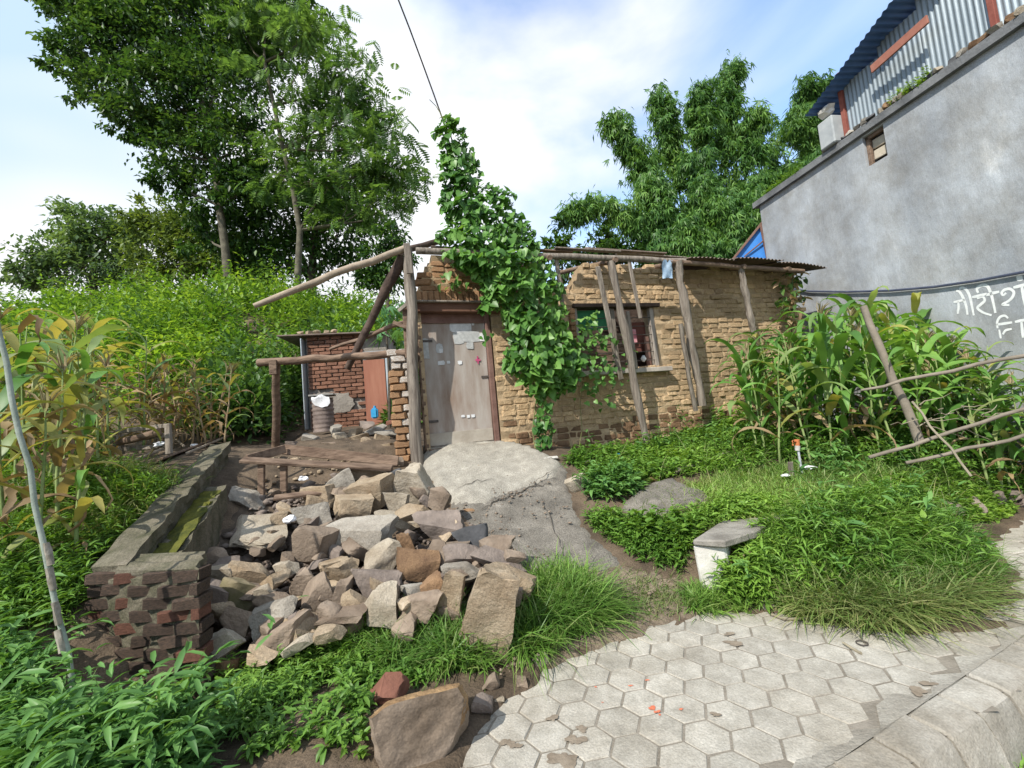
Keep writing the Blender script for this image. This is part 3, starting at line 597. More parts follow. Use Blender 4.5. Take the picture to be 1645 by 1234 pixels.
# ================================================================ ruined timber frame left of the door
tf = thing('timber_frame', 'bare leaning timber frame of a collapsed porch left of the door', 'timber frame', P(672, 748, 5.75))
tube('post', wavy(P(655, 398, 5.72), P(672, 750, 5.75), 11, .022, 8), [.06, .07, .075, .07, .078, .07, .075, .08, .075, .08, .085], wood, tf, 12, .08, 9)
plank('splice_board', P(653, 391, 5.62), P(659, 440, 5.62), .085, .03, wood, tf, tuple(WD))
tube('rafter_pole', wavy(P(408, 492, 5.0), P(652, 399, 5.7), 9, .02, 10), [.03, .036, .04, .042, .043, .044, .045, .045, .045], mat('pale_pole', (.24, .19, .14), (.38, .31, .235), scale=6, bump=.5, var=0), tf, 10, .06, 10)
tube('rafter_pole', wavy(P(645, 405, 5.75), P(712, 386, 6.3), 5, .01, 11), .045, dkwood, tf, 10, .06, 11)
tube('brace', wavy(P(648, 412, 5.75), P(558, 592, 6.1), 8, .018, 12), [.075, .07, .065, .06, .055, .055, .05, .045], dkwood, tf, 10, .1, 12)
tube('cross_beam', wavy(P(414, 583, 5.75), P(657, 567, 5.8), 9, .016, 13), .05, wood2, tf, 10, .1, 13)
tube('branch', wavy(P(530, 561, 6.2), P(655, 517, 5.85), 7, .018, 14), [.02, .024, .028, .03, .032, .034, .036], wood2, tf, 8, .08, 14)
tube('post', wavy(P(443, 578, 5.75), G(443, 722), 7, .012, 15), [.055, .05, .05, .052, .05, .052, .055], wood2, tf, 10, .06, 15)
plank('post_cap', P(438, 578, 5.69), P(439, 602, 5.69), .09, .03, wood2, tf, tuple(WD))
plank('brace_block', P(640, 500, 5.72), P(662, 482, 5.7), .05, .03, wood, tf, (0, 0, 1)); plank('brace_block', P(632, 518, 5.75), P(655, 527, 5.72), .05, .05, wood2, tf, (0, 0, 1)); plank('post_board', P(652, 492, 5.78), P(657, 575, 5.78), .1, .04, wood2, tf, tuple(WD))

# low fallen door frame behind the stone heap
lf = thing('fallen_frame', 'low brown fallen timber frame of boards lying behind the stone heap', 'timber frame', P(500, 780, 4.85))
plank('board', P(388, 739, 4.75), P(630, 752, 4.9), .11, .035, wood2, lf, (0, 1, .35)); plank('board', P(455, 722, 5.25), P(640, 741, 5.3), .12, .03, wood2, lf, (0, .2, 1)); plank('board', P(397, 738, 4.8), P(458, 721, 5.2), .1, .03, wood2, lf, (0, .2, 1))
for x, y0, y1, d in ((456, 744, 790, 4.82), (420, 745, 798, 4.78), (626, 750, 770, 4.95)): plank('leg', P(x, y0, d), P(x, y1, d), .07, .04, wood2, lf, (1, 0, 0))
plank('board', P(440, 800, 4.45), P(520, 790, 4.6), .09, .03, wood2, lf, (0, 1, .3))
# ================================================================ low brick wall on the left
lw = thing('low_brick_wall', 'low weathered brick garden wall with crumbling mortar top beside the stone heap', 'wall', at(230, 2.9, 0))
dbrick = mat('weathered_brick', (.065, .05, .04), (.15, .1, .075), scale=9, bump=1., bscale=35, var=.25, c3=(.13, .115, .09), speck=.25, stain=.5)
rbrick = mat('red_brick', (.14, .065, .045), (.25, .115, .08), scale=9, bump=1., bscale=35, var=.25, speck=.25, stain=.6)
mossc = mat('mossy_mortar', (.07, .07, .04), (.18, .16, .12), scale=6, bump=1., bscale=25, var=0, c3=(.23, .205, .165), speck=.3, det=12., stain=.5)
moss = mat('moss', (.05, .06, .012), (.13, .13, .02), scale=9, bump=1., bscale=40, var=0, c3=(.2, .17, .04), rough=1.)
for m in (dbrick, rbrick): BM[m.name] = [brickmesh(s, m, .07) for s in range(10)]
nl, nr_ = P(148, 915, 2.97), P(322, 908, 2.8); fl, fr_ = P(340, 716, 5.4), P(383, 713, 5.35)
ex = nr_ - nl; ex[2] = 0; wn_ = np.linalg.norm(ex); ex /= wn_; ey = (fl - nl); ey[2] = 0; LW = np.linalg.norm(ey); ey /= LW
zt0, zt1 = .82, 1.56
RL = Matrix(((ex[0], ey[0], 0, 0), (ex[1], ey[1], 0, 0), (0, 0, 1, 0), (0, 0, 0, 1)))
items = []; rs = random.Random(9)
for k in range(15):
    z = zt0 - .05 - k * .078; s = (-.11 if k % 2 else 0); wk = wn_
    while s < wk - .03:
        a, b = max(s, 0), min(s + .215, wk)
        if b - a > .05:
            red = (b > wk - .1 and k > 2 and rs.random() < .45) or rs.random() < .05
            items.append((k, nl * np.array([1, 1, 0]) + ex * (a + b) / 2 + np.array([0, 0, z + rs.uniform(-.006, .006)]) + ey * rs.uniform(.045, .06), (b - a - .006, .13, .068), rbrick if red else dbrick, rs.uniform(-.05, .05)))
        s += .228
brickset(lw, items, 200, 'brickwork', RL)
def lwall_piece(name, x0, x1, y0, y1, dz0, dz1, th, m, n=26, seed=1):
    rs = random.Random(seed); V = []; Fc = []; ks = 5
    for i in range(n + 1):
        y = y0 + (y1 - y0) * i / n; zt = zt0 + (zt1 - zt0) * y / LW
        xa, xb = x0 + (-.0) * i, x1
        for q, (u, top) in enumerate(((0, 0), (.02, 1), (.5, 1), (.98, 1), (1, 0))):
            j = rs.uniform(-.014, .014); p = nl * np.array([1, 1, 0]) + ex * (xa + (xb - xa) * u + j) + ey * (y + j); p[2] = zt + (dz0 if not top else dz1) + rs.uniform(-.014, .014) - (th if not top else 0); V.append(p)
    for i in range(n):
        for q in range(ks - 1): Fc.append((i * ks + q, i * ks + q + 1, (i + 1) * ks + q + 1, (i + 1) * ks + q))
    Fc += [tuple(range(ks))[::-1], tuple(range(n * ks, n * ks + ks))]
    return obj(name, V, Fc, m, lw, False)
lwall_piece('wall_core', .03, .25, .09, LW, 0, -.02, 1.2, mossc, seed=1)
lwall_piece('mortar_cap', -.01, .27, .02, LW, 0, .025, .07, mossc, seed=2)
lwall_piece('ledge', .25, .5, .1, LW * .66, -.12, -.15, .9, mossc, seed=3)
lwall_piece('moss', .255, .47, .12, LW * .6, -.1, -.135, .05, moss, seed=5)
lwall_piece('end_core', .02, wn_ - .03, -.004, .2, -.04, -.05, 1.2, mossc, 4, 4)
lwall_piece('end_mortar', .2, wn_ - .02, .0, .2, -.02, .0, .05, mossc, 6, 8)

# ================================================================ stones
ST = {
 'bould': mat('boulder_stone', (.16, .12, .085), (.27, .215, .165), scale=3, bump=.6, bscale=14, var=0, c3=(.42, .26, .12), w=.52, speck=.2, det=12.),
 'pale': mat('pale_stone', (.29, .245, .185), (.44, .39, .315), scale=5, bump=1., bscale=26, var=.12, c3=(.5, .47, .42), det=12., speck=.18, stain=.4),
 'grey': mat('grey_stone', (.23, .207, .175), (.37, .343, .3), scale=5, bump=1., bscale=26, var=.12, c3=(.44, .42, .39), det=12., speck=.18, stain=.4),
 'brown': mat('brown_stone', (.16, .12, .088), (.28, .22, .168), scale=5, det=12., bump=1., bscale=26, var=.16, c3=(.37, .31, .25)),
 'tan': mat('tan_stone', (.27, .2, .13), (.4, .325, .235), scale=5, bump=1., bscale=26, var=.12, c3=(.46, .41, .34), det=12., speck=.2, stain=.4),
 'rust': mat('rusty_stone', (.12, .07, .04), (.25, .155, .085), scale=5, bump=1., bscale=24, var=.12, c3=(.32, .23, .15), speck=.2, det=12.),
 'dark': mat('slate_stone', (.05, .052, .055), (.12, .12, .125), scale=5, bump=.5, bscale=18, var=.12, c3=(.4, .4, .4), w=.56),
 'plum': mat('plum_stone', (.13, .105, .09), (.24, .195, .165), scale=5, det=12., bump=1., bscale=26, var=.12),
 'red': mat('red_stone', (.14, .06, .04), (.22, .1, .07), scale=4, bump=.6, bscale=18, var=.1),
 'moss': mat('mossy_stone', (.1, .1, .04), (.24, .19, .13), scale=4, bump=.6, bscale=18, var=.1),
}
def rockmesh(seed, dims, m, npt=13, blk=.62, rough=.05, sd=3):
    """a ball chipped flat by planes, so that faces are broad and edges worn"""
    rs = random.Random(seed); b = bmesh.new(); bmesh.ops.create_icosphere(b, subdivisions=sd, radius=1.)
    pl = []
    for ax in ((1, 0, 0), (-1, 0, 0), (0, 1, 0), (0, -1, 0), (0, 0, 1), (0, 0, -1)):
        pl.append((Vector([c + rs.gauss(0, .26) for c in ax]).normalized(), rs.uniform(.4, .58)))
    for _ in range(7): pl.append((Vector([rs.gauss(0, 1) for _ in range(3)]).normalized(), rs.uniform(.6, .85)))
    sh = (rs.uniform(-.25, .25), rs.uniform(-.25, .25)); tp = rs.uniform(-.22, .22)
    for _ in range(2):
        for v in b.verts:
            for n, h in pl:
                e = v.co.dot(n) - h
                if e > 0: v.co -= n * e
    o = Vector((seed * 1.7 + 5, seed * .9, 3))
    for v in b.verts:
        v.co.x *= 1 + tp * v.co.z; v.co.x += sh[0] * v.co.z; v.co.y += sh[1] * v.co.x
        n = mnoise.noise(v.co * 2.2 + o) * .9 + mnoise.noise(v.co * 5.5 + o) * .5 + mnoise.noise(v.co * 12 + o) * .22; v.co += v.co.normalized() * n * rough * 1.6
    lo = [min(v.co[i] for v in b.verts) for i in range(3)]; hi = [max(v.co[i] for v in b.verts) for i in range(3)]
    for v in b.verts:
        for i in range(3): v.co[i] = ((v.co[i] - lo[i]) / (hi[i] - lo[i]) - .5) * dims[i]
    me = bpy.data.meshes.new('stone'); b.to_mesh(me); b.free(); me.materials.append(m)
    me.polygons.foreach_set('use_smooth', np.ones(len(me.polygons), bool)); me.set_sharp_from_angle(angle=math.radians(32)); return me
def stone(name, label, cat, c, dims, m, rot=0., tilt=0., yaw=0., seed=0, group=None, blk=.7, parent=None):
    me = rockmesh(seed, dims, m, blk=blk, sd=2 if (parent is not None or max(dims) < .2) else (4 if max(dims) > .38 else 3))
    M = Matrix.Translation([float(v) for v in c]) @ Matrix.Rotation(math.radians(yaw), 4, 'Z') @ Matrix.Rotation(math.radians(-rot), 4, 'Y') @ Matrix.Rotation(math.radians(tilt), 4, 'X')
    o = link(name, me, parent, M); return tag(o, label, cat, group)
def heap_d(px, py): return 2.736 / (.46 + (py - hz(px)) / F)
# px, py, width, height (as seen), turn, lean back, kind, label
HEAP = [
 (418,852,104,84,-4,38,'pale','large pale flat slab leaning on the upper left of the stone heap'),
 (581,860,112,58,10,12,'grey','long smooth grey-white rock across the middle of the stone heap'),
 (611,897,78,48,24,18,'pale','pale grey block tilted on the heap below the long grey-white rock'),
 (611,977,60,72,-4,6,'pale','upright pale brown block at the front foot of the heap by the grass'),
 (446,990,76,50,22,8,'grey','grey wedge-shaped stone with curved underside low on the heap'),
 (452,1020,104,34,24,14,'brown','long thin brown slab at the bottom of the heap'),
 (512,957,64,54,35,6,'brown','dark brown angular block in the front of the heap'),
 (490,936,56,40,18,10,'brown','brown squat block just above the dark angular one'),
 (438,966,48,46,42,8,'brown','sharp-edged brown stone beside the mossy one on the left of the heap'),
 (384,958,62,56,-35,6,'moss','moss-greened brown stone on the left side of the heap'),
 (405,920,56,52,5,6,'tan','tan block tucked under the large pale slab'),
 (357,926,48,42,15,14,'pale','small pale stone at the left edge of the heap by the brick wall'),
 (344,968,52,62,-10,4,'plum','dark stone wedged between brick wall and heap'),
 (380,996,50,42,-20,6,'brown','brown stone under the moss-greened one'),
 (360,1032,46,46,38,8,'pale','pale stone at lowest left corner of the heap'),
 (504,832,58,56,10,14,'grey','upright grey stone with streaked face beside the large pale slab'),
 (512,796,60,42,-8,22,'tan','pale tan stone behind the upright grey one'),
 (567,816,70,46,-6,18,'tan','rounded tan rock above the long grey-white rock'),
 (603,792,76,54,14,20,'tan','big tan rock at the top of the heap'),
 (583,759,96,30,-14,42,'tan','flat orange-tan slab on the very top of the heap'),
 (548,780,54,38,30,14,'grey','grey pointed stone at the top of the heap under the orange-tan slab'),
 (668,782,66,72,-8,12,'pale','tall pale rock at the upper right end of the heap by the ramp'),
 (634,764,28,20,0,8,'dark','small dark grey stone near the porch post'),
 (633,838,70,26,-24,14,'pale','thin pale slab sloping down between the larger heap rocks'),
 (661,826,60,28,14,16,'tan','tan splintered slab below the tall pale rock'),
 (504,880,64,66,-18,10,'brown','brown stone with a white broken face in the heap centre'),
 (545,915,50,30,6,8,'tan','small banded yellow-brown stone in the middle of the heap'),
 (605,934,80,48,-12,10,'plum','broad grey-brown stone under the tilted pale grey block'),
 (549,953,22,52,-14,4,'brown','narrow upright sliver of brown stone in the heap front'),
 (568,964,38,38,20,8,'tan','small yellow-brown stone next to the narrow sliver'),
 (548,989,84,18,2,10,'brown','flat thin brown slab along the grass at the heap foot'),
 (421,950,42,22,26,12,'pale','small pale chip above the grey wedge-shaped stone'),
 (460,911,34,22,4,12,'pale','pale chip in the shadow under the large pale slab'),
 (391,804,66,24,-15,24,'grey','flat grey stone at the back left of the heap'),
 (529,1019,42,22,10,10,'tan','half-buried tan stone in the grass at the heap foot'),
 (482,1036,44,24,28,10,'pale','pale thin stone half sunk in grass under the long brown slab'),
 (416,1055,50,24,-6,10,'tan','tan stone at the bottom of the heap above the grass bank'),
 (336,898,44,28,10,10,'brown','rough brown stone against the mossy ledge'),
 (669,909,70,54,-14,4,'rust','orange-rust stone in the dark hollow of the heap'),
 (656,878,24,50,12,2,'rust','pointed rust-brown stone standing up in the heap'),
 (705,850,84,48,-6,22,'plum','wide purple-brown rock on the right of the heap'),
 (757,866,56,50,12,12,'dark','blackish slate stone with pale specks on the right of the heap'),
 (742,894,62,30,-16,18,'plum','grey-brown wedge under the blackish slate stone'),
 (744,915,60,34,14,14,'grey','grey angular stone above the upright slab'),
 (804,902,92,26,-24,10,'plum','long dark stone pointing down to the ramp foot'),
 (799,876,56,24,4,12,'brown','brown loaf-shaped stone lying on the ramp edge'),
 (827,895,34,14,-20,10,'brown','small flat brown stone nearest the ramp foot'),
 (725,956,44,80,-6,4,'tan','upright tan slab standing in front of the heap right of centre'),
 (792,982,80,160,-24,14,'tan','largest upright slab leaning against the front right of the heap'),
 (820,930,76,40,-26,24,'tan','yellowish slab on the right edge of the heap'),
 (801,942,44,60,-20,8,'grey','grey slab tucked behind the largest upright slab'),
 (822,962,32,38,-8,6,'brown','brown stone at the right foot of the heap'),
 (671,946,52,18,-4,8,'grey','small flat grey stone above a brown block in the heap front'),
 (677,973,66,42,-4,6,'brown','brown blunt block on the grass in the heap front'),
 (696,944,38,44,8,4,'rust','dark rust stone deep in the heap beside the upright tan slab'),
 (706,802,34,40,-18,12,'brown','brown stone on the ramp side of the tall pale rock'),
 (704,897,52,54,0,4,'brown','dark brown stone in the hollow below the wide purple-brown rock'),
 (640,805,46,40,10,14,'pale','pale block beneath the tall pale rock'),
 (460,818,30,22,-6,18,'tan','small orange-tan stone behind the large pale slab'),
 (720,838,30,20,10,14,'dark','small dark stone behind the wide purple-brown rock'),
]
for k, (px, py, wd, ht, rot, tilt, kd, lab) in enumerate(HEAP):
    d = heap_d(px, py); wm, hm = wd * d / F * 1.06, ht * d / F * 1.1
    dp = min(max(.55 * max(wm, hm * .7), .12), .3) if tilt < 35 else .34
    if tilt >= 35: dims = (wm, hm * 1.05, .13)
    else: dims = (wm, dp, hm * .92)
    c = P(px, py, d + dims[1] * .25 - (.12 if ht > 110 else 0))
    tl = tilt if tilt < 35 else tilt - 5
    stone('heap_stone', lab, 'stone', c, dims, ST[kd], rot, tl if tilt < 35 else 24, random.Random(k).uniform(-9, 9), k + 1, 'stones of the heap', .78)
rs = random.Random(77)
for k in range(95):
    px, py = rs.uniform(345, 815), rs.uniform(770, 1030)
    if py > 1035 - max(px - 450, 0) * .16 or (px > 690 and py < 850) or (px < 400 and py < 860) or (px < 540 and py < 790): continue
    d = heap_d(px, py) + rs.uniform(.02, .18); w_ = rs.uniform(.11, .25)
    stone('heap_stone', 'small brownish stone wedged into a gap between larger stones of the heap', 'stone', P(px, py, d), (w_, w_ * .9, w_ * rs.uniform(.4, .75)), ST[rs.choice(['brown', 'plum', 'brown', 'tan'])], rs.uniform(-40, 40), rs.uniform(-20, 20), rs.uniform(0, 90), 200 + k, 'stones of the heap')
# dark earth under the stones
drape('heap_earth', [(350, 1010), (340, 880), (400, 800), (560, 770), (700, 800), (760, 860), (820, 900), (810, 970), (700, 980), (560, 1000), (420, 1050)], mat('heap_earth', (.05, .038, .028), (.12, .09, .065), scale=6, bump=.8, var=0), .02, fall=.2)
ONE = [
 (622,1112,58,50,-20,6,.2,'red','stone','rounded reddish stone behind the large boulder'),
 (870,1064,26,24,20,8,.09,'pale','stone','small white-tipped stone at the paving edge by long grass'),
 (775,1131,32,28,0,8,.1,'plum','stone','small dark grey stone beside the large boulder on the paving edge'),
 (788,1099,28,26,20,8,.08,'brown','stone','small brown stone in the grass above the dark grey pebble'),
 (838,1094,20,16,-10,8,.06,'brown','stone','tiny brown stone on mud at the paving edge'),
 (803,1124,16,13,10,8,.05,'pale','stone','tiny pale chip on mud beside the dark grey stone'),
 (1233,970,26,20,-14,14,.05,'grey','stone','small flat grey stone on the paving edge below the white block'),
 (928,780,36,30,20,10,.12,'pale','stone','pale rounded rock at the right side of the ramp'),
 (752,822,22,9,-4,10,.06,'rust','brick piece','flat reddish brick piece lying on the ramp beside the heap'),
 (812,838,15,9,5,10,.05,'rust','brick piece','small orange brick fragment in the middle of the ramp'),
 (1002,741,12,8,0,10,.05,'tan','stone','small tan stone in the weeds by the house wall'),
 (1046,772,24,9,-4,10,.08,'rust','brick piece','orange brick lying at the back edge of the concrete slab'),
 (1000,805,12,9,30,8,.05,'rust','brick piece','bright orange brick chip on the near corner of the concrete slab'),
 (362,1085,44,60,10,8,.14,'rust','stone','rust-brown stone sunk in the bank under the heap corner'),
]
for k, (px, py, wd, ht, rot, tilt, dp, kd, cat, lab) in enumerate(ONE):
    g = G(px, py + ht * .42); d = g[1] + (dp * .3); wm, hm = wd * d / F, ht * d / F
    stone(('brick_piece' if 'brick' in cat else 'stone'), lab, cat, P(px, py, d), (wm, dp, hm), ST[kd], rot, tilt, 0, 300 + k, None, .85)
# the boulder: a thick broken slab on edge, grey fracture face towards the street, tan rind on top and side
bpts = [(590,1152),(612,1135),(650,1122),(700,1110),(738,1101),(749,1118),(746,1165),(728,1205),(705,1240),(690,1262),(620,1264),(604,1215),(596,1180)]; db = 2.12
b = bmesh.new(); rings = []; cx_, cy_ = 672, 1180
for kx, dd in ((.93, 0), (1.0, .03), (1.0, .2), (.86, .34)):
    rings.append([b.verts.new(P(cx_ + (x - cx_) * kx + (5 if dd > .1 else 0), cy_ + (y - cy_) * kx - (14 if dd > .25 else 0), db + dd + (x - cx_) * .0011 * (1 if dd < .1 else .4))) for x, y in bpts])
n = len(bpts)
for r in range(3):
    for i in range(n): b.faces.new((rings[r][i], rings[r][(i + 1) % n], rings[r + 1][(i + 1) % n], rings[r + 1][i]))
b.faces.new(rings[0][::-1]); b.faces.new(rings[3]); bmesh.ops.recalc_face_normals(b, faces=b.faces[:]); bmesh.ops.triangulate(b, faces=b.faces[:])
for _ in range(4):
    es = [e for e in b.edges if e.calc_length() > .03]
    if es: bmesh.ops.subdivide_edges(b, edges=es, cuts=1); bmesh.ops.triangulate(b, faces=b.faces[:])
b.normal_update()
for v in b.verts: v.co += v.normal * (mnoise.noise(v.co * 5) * .02 + mnoise.noise(v.co * 14) * .012 + mnoise.noise(v.co * 34) * .005)
bmesh.ops.recalc_face_normals(b, faces=b.faces[:])
me = bpy.data.meshes.new('boulder'); b.to_mesh(me); b.free(); me.materials.append(ST['bould']); me.materials.append(mat('boulder_rind', (.2, .12, .06), (.36, .235, .12), scale=7, bump=1., bscale=24, c3=(.44, .34, .22), var=0, speck=.2, det=12.))
for p in me.polygons: p.material_index = 1 if p.normal.y > -.5 and (p.center.z > .12) else 0
me.polygons.foreach_set('use_smooth', np.ones(len(me.polygons), bool)); me.set_sharp_from_angle(angle=math.radians(38))
tag(link('boulder', me), 'large grey-brown boulder with orange top edge at the corner of the paving', 'boulder')
# chips and pebbles lying about: too many to count
def chips(name, label, pts, r0, r1, m, seed=1):
    b = bmesh.new(); bmesh.ops.create_icosphere(b, subdivisions=1, radius=1.); tv = np.array([v.co for v in b.verts]); tf = np.array([[v.index for v in f.verts] for f in b.faces]); b.free()
    n = len(pts); rg = np.random.default_rng(seed); sc_ = (r0 + (r1 - r0) * rg.random(n) ** 3)[:, None, None] * rg.uniform(.6, 1.2, (n, 1, 3)) * np.array([1, 1, .6]); V = tv[None] * sc_ * rg.uniform(.7, 1.2, (n, len(tv), 1)) + pts[:, None, :]
    return tag(obj(name, V.reshape(-1, 3), (tf[None] + (np.arange(n) * len(tv))[:, None, None]).reshape(-1, 3), m, None), label, 'pebbles', kind='stuff')
def lift(p, h): p = p.copy(); p[:, 2] += h; return p
chips('ramp_grit', 'pebbles and grit scattered over the ramp edges and dirt', np.vstack([lift(in_px([(720,805),(800,800),(850,870),(960,925),(1100,960),(1090,985),(960,1030),(860,1080),(800,1120),(770,1110)], 700), .03), lift(in_px([(700,760),(760,750),(900,760),(930,860),(800,830)], 260), .055), lift(in_px([(1200,985),(1400,1012),(1560,975),(1640,940),(1640,1000),(1480,1040)], 260), .03)]), .004, .022, ST['brown'])
chips('heap_chips', 'small stone chips and earth lumps among the heap stones', lift(in_px([(345,1020),(345,900),(420,790),(560,765),(690,790),(760,850),(840,900),(830,970),(700,990),(560,1010),(420,1070)], 2600), .05), .01, .07, ST['plum'], 2)
chips('yard_rubble', 'broken brick and stone bits on the earth of the collapsed room', lift(in_px([(400,800),(420,745),(480,700),(640,690),(650,745),(640,770),(540,770)], 700), .02), .01, .055, ST['tan'], 3)
# rubble behind the fallen frame
rs = random.Random(31)
RUB = [(498,706,34,16,'grey'),(545,703,28,16,'pale'),(575,706,26,22,'tan'),(592,716,26,26,'tan'),(615,708,30,24,'tan'),(620,722,34,20,'tan'),(560,718,24,16,'pale'),(530,716,26,14,'brown'),(540,690,20,12,'grey'),(600,692,40,12,'grey'),(622,696,44,10,'grey'),(590,683,22,12,'plum'),(512,716,22,14,'brown'),(568,694,26,14,'pale'),(480,722,24,10,'brown'),(606,735,26,14,'brown'),(636,742,22,18,'brown'),(580,730,24,14,'tan'),(552,730,22,12,'pale'),(470,712,20,10,'plum'),(630,678,16,8,'red')]
RUBL = ['grey flat stone by the drum at the left of the rubble pile', 'pale block in the middle of the rubble pile', 'tan block right of the pale one in the rubble pile', 'upright tan block facing the fallen frame in the rubble pile', 'tan block high against the whitewashed door jamb', 'broad tan boulder low against the whitewashed door jamb', 'pale squat stone low in the rubble pile', 'brown stone low left of the pale squat one in the rubble', 'small grey stone topping the rubble near the drum', 'long grey slab lying on top of the rubble pile', 'long grey slab touching the whitewashed door jamb', 'purple-brown stone on the rubble near the rusted outhouse door', 'brown stone in the rubble in front of the drum', 'pale stone on top of the rubble pile centre', 'small brown stone at the far left foot of the rubble', 'brown stone under the fallen frame back board', 'brown stone at the foot of the porch post', 'tan stone behind the fallen frame back board', 'pale stone behind the fallen frame back board', 'purple-brown stone left of the drum on the yard earth', 'small red piece crowning the rubble beside the jamb']
for k, (px, py, wd, ht, kd) in enumerate(RUB):
    d = 6.1 + (720 - py) * .02
    stone('rubble_stone', RUBL[k], 'stone', P(px, py, d), (wd * d / F, .22, ht * d / F), ST[kd], rs.uniform(-15, 15), 8, rs.uniform(-30, 30), 400 + k, 'stones of the rubble pile')
drape('rubble_earth', [(450, 735), (480, 700), (560, 690), (640, 690), (655, 740), (560, 745)], soil, .12, fall=.2)

# ================================================================ brick outhouse, drum
sh = thing('brick_outhouse', 'small red-brick outhouse with rusted sheet door behind the porch frame', 'outhouse', P(540, 690, 8.7))
so = P(500, 690, 8.6); so[2] = 1.5; sd = np.array([math.cos(.12), math.sin(.12), 0]); sn = np.array([sd[1], -sd[0], 0]); stz = P(500, 541, 8.6)[2]
sw = (P(590, 600, 8.7) - P(500, 600, 8.6)) @ sd
def SW(s, z, o=0): p = so + sd * s + sn * o; return np.array([p[0], p[1], z])
Rs = Matrix(((sd[0], -sn[0], 0, 0), (sd[1], -sn[1], 0, 0), (0, 0, 1, 0), (0, 0, 0, 1)))
obrick = mat('outhouse_brick', (.2, .095, .062), (.32, .17, .115), scale=9, bump=.8, bscale=30, var=.25, c3=(.32, .26, .215), speck=.2, stain=.4); BM[obrick.name] = [brickmesh(s, obrick, .08) for s in range(10)]
Hh = stz - 1.5; V, Fc = merge([boxg(SW(sw / 2 + .22, 1.4 + (Hh + .1) / 2, -.7), sw + .5, 1.3, Hh + .1, sd, sn)]); obj('wall_core', V, Fc, mat('grey_mortar', (.2, .175, .15), (.3, .27, .235), scale=6, bump=.8, var=0), sh)
items = []; z = 1.5; k = 0; rs = random.Random(6)
while z < stz - .02:
    s = -.1 if k % 2 else 0
    while s < sw + .0:
        a, b = max(s, 0), min(s + .22, sw)
        if b - a > .05 and not (1.98 < z < 2.42 and a < sw * .8 and rs.random() < .55): items.append((0, SW((a + b) / 2, z + .035, -.045), (b - a - .012, .1, .062), obrick, 0))
        s += .228
    z += .075; k += 1
brickset(sh, items, 290, 'brickwork', Rs)
# patch of grey render left on the bricks
V = []; n = 22; rs = random.Random(4)
for k in range(n): a = 2 * math.pi * k / n; V.append(SW(sw * .42 + math.cos(a) * sw * .4 * rs.uniform(.8, 1.1), 2.18 + math.sin(a) * .24 * rs.uniform(.7, 1.1), .012))
V.append(SW(sw * .42, 2.18, .03)); obj('render_patch', V, [(k, (k + 1) % n, n) for k in range(n)], MATS['grey_mortar'], sh)
rdo = mat('rusted_door', (.26, .1, .065), (.36, .165, .11), scale=3, bump=.2, var=0, stretch=(2, 2, .3), c3=(.3, .22, .12)); gal = mat('galvanised_sheet', (.36, .41, .45), (.52, .57, .6), scale=3, bump=.1, var=.06, rough=.45, metal=.3)
plank('door', SW(sw + .2, 1.5, .02), SW(sw + .2, stz - .5, .02), .42, .03, rdo, sh, tuple(sd)); plank('door_edge', SW(sw + .45, 1.48, .0), SW(sw + .45, stz - .42, .0), .06, .06, gal, sh, tuple(sd)); plank('door_patch', SW(sw + .2, stz - .55, .03), SW(sw + .2, stz - .38, .03), .42, .02, gal, sh, tuple(sd))
plank('side_sheet', SW(-.06, 1.7, -.1), SW(-.06, stz - .05, -.1), .5, .02, gal, sh, tuple(sn))
plank('roof_sheet', SW(-.5, stz + .03, -.5), SW(sw + .5, stz - .02, -.5), 1.3, .03, rust, sh, tuple(sn))
for k in range(5): stone('roof_stone', None, None, SW(-.1 + k * .16, stz + .09, -.0 - .05 * (k % 2)), (.14, .12, .07), ST['tan'], 0, 0, k * 40, 480 + k, None, .8, sh)
dmt = mat('rusty_drum', (.13, .1, .09), (.24, .19, .165), scale=5, bump=.3, var=0, c3=(.3, .16, .11), rough=.6)
dp_ = P(521, 694, 7.3); dr_h = .56; drum = thing('oil_drum', 'rusty ribbed steel drum standing in front of the brick outhouse', 'drum', dp_)
pr = []
for k in range(25):
    z = dr_h * k / 24; pr.append((.165 + .008 * math.sin(k * math.pi / 1.5) + (.006 if k in (0, 8, 16, 24) else 0), z))
V = []; Fc = []
for r, z in pr:
    for j in range(20): a = 2 * math.pi * j / 20; V.append(dp_ + np.array([r * math.cos(a), r * math.sin(a), z]))
for i in range(24):
    for j in range(20): Fc.append((i * 20 + j, i * 20 + (j + 1) % 20, (i + 1) * 20 + (j + 1) % 20, (i + 1) * 20 + j))
obj('body', V, Fc, dmt, drum, True); Fc = [tuple(range(480, 500))]; obj('lid', [(v[0], v[1], v[2] - .012) for v in V], Fc, dmt, drum)
plank('slab_lid', P(498, 637, 7.25), P(538, 634, 7.35), .32, .03, mat('slate_lid', (.15, .15, .14), (.25, .24, .22)), drum, (0, 1, 0))
V = []; rs = random.Random(8)
for i in range(8):
    for j in range(8):
        u, v = i / 7, j / 7; r_ = .19 + .02 * math.sin(5 * u + 3 * v); an = -2.1 + 1.5 * u; V.append(dp_ + np.array([r_ * math.cos(an), r_ * math.sin(an), dr_h + .02 - .3 * max(v - .25, 0) * (1 - abs(u - .55) * 1.1) - .02 * math.sin(9 * u)]) + np.array([0, .2 * max(.25 - v, 0), .02 * rs.random()]))
tag(obj('white_sack', V, [(i * 8 + j, i * 8 + j + 1, i * 8 + j + 9, i * 8 + j + 8) for i in range(7) for j in range(7)], mat('white_sack', (.62, .63, .66), (.78, .79, .8), scale=6, bump=.3, var=0), None, True), 'crumpled white sack draped over the rusty drum', 'sack')
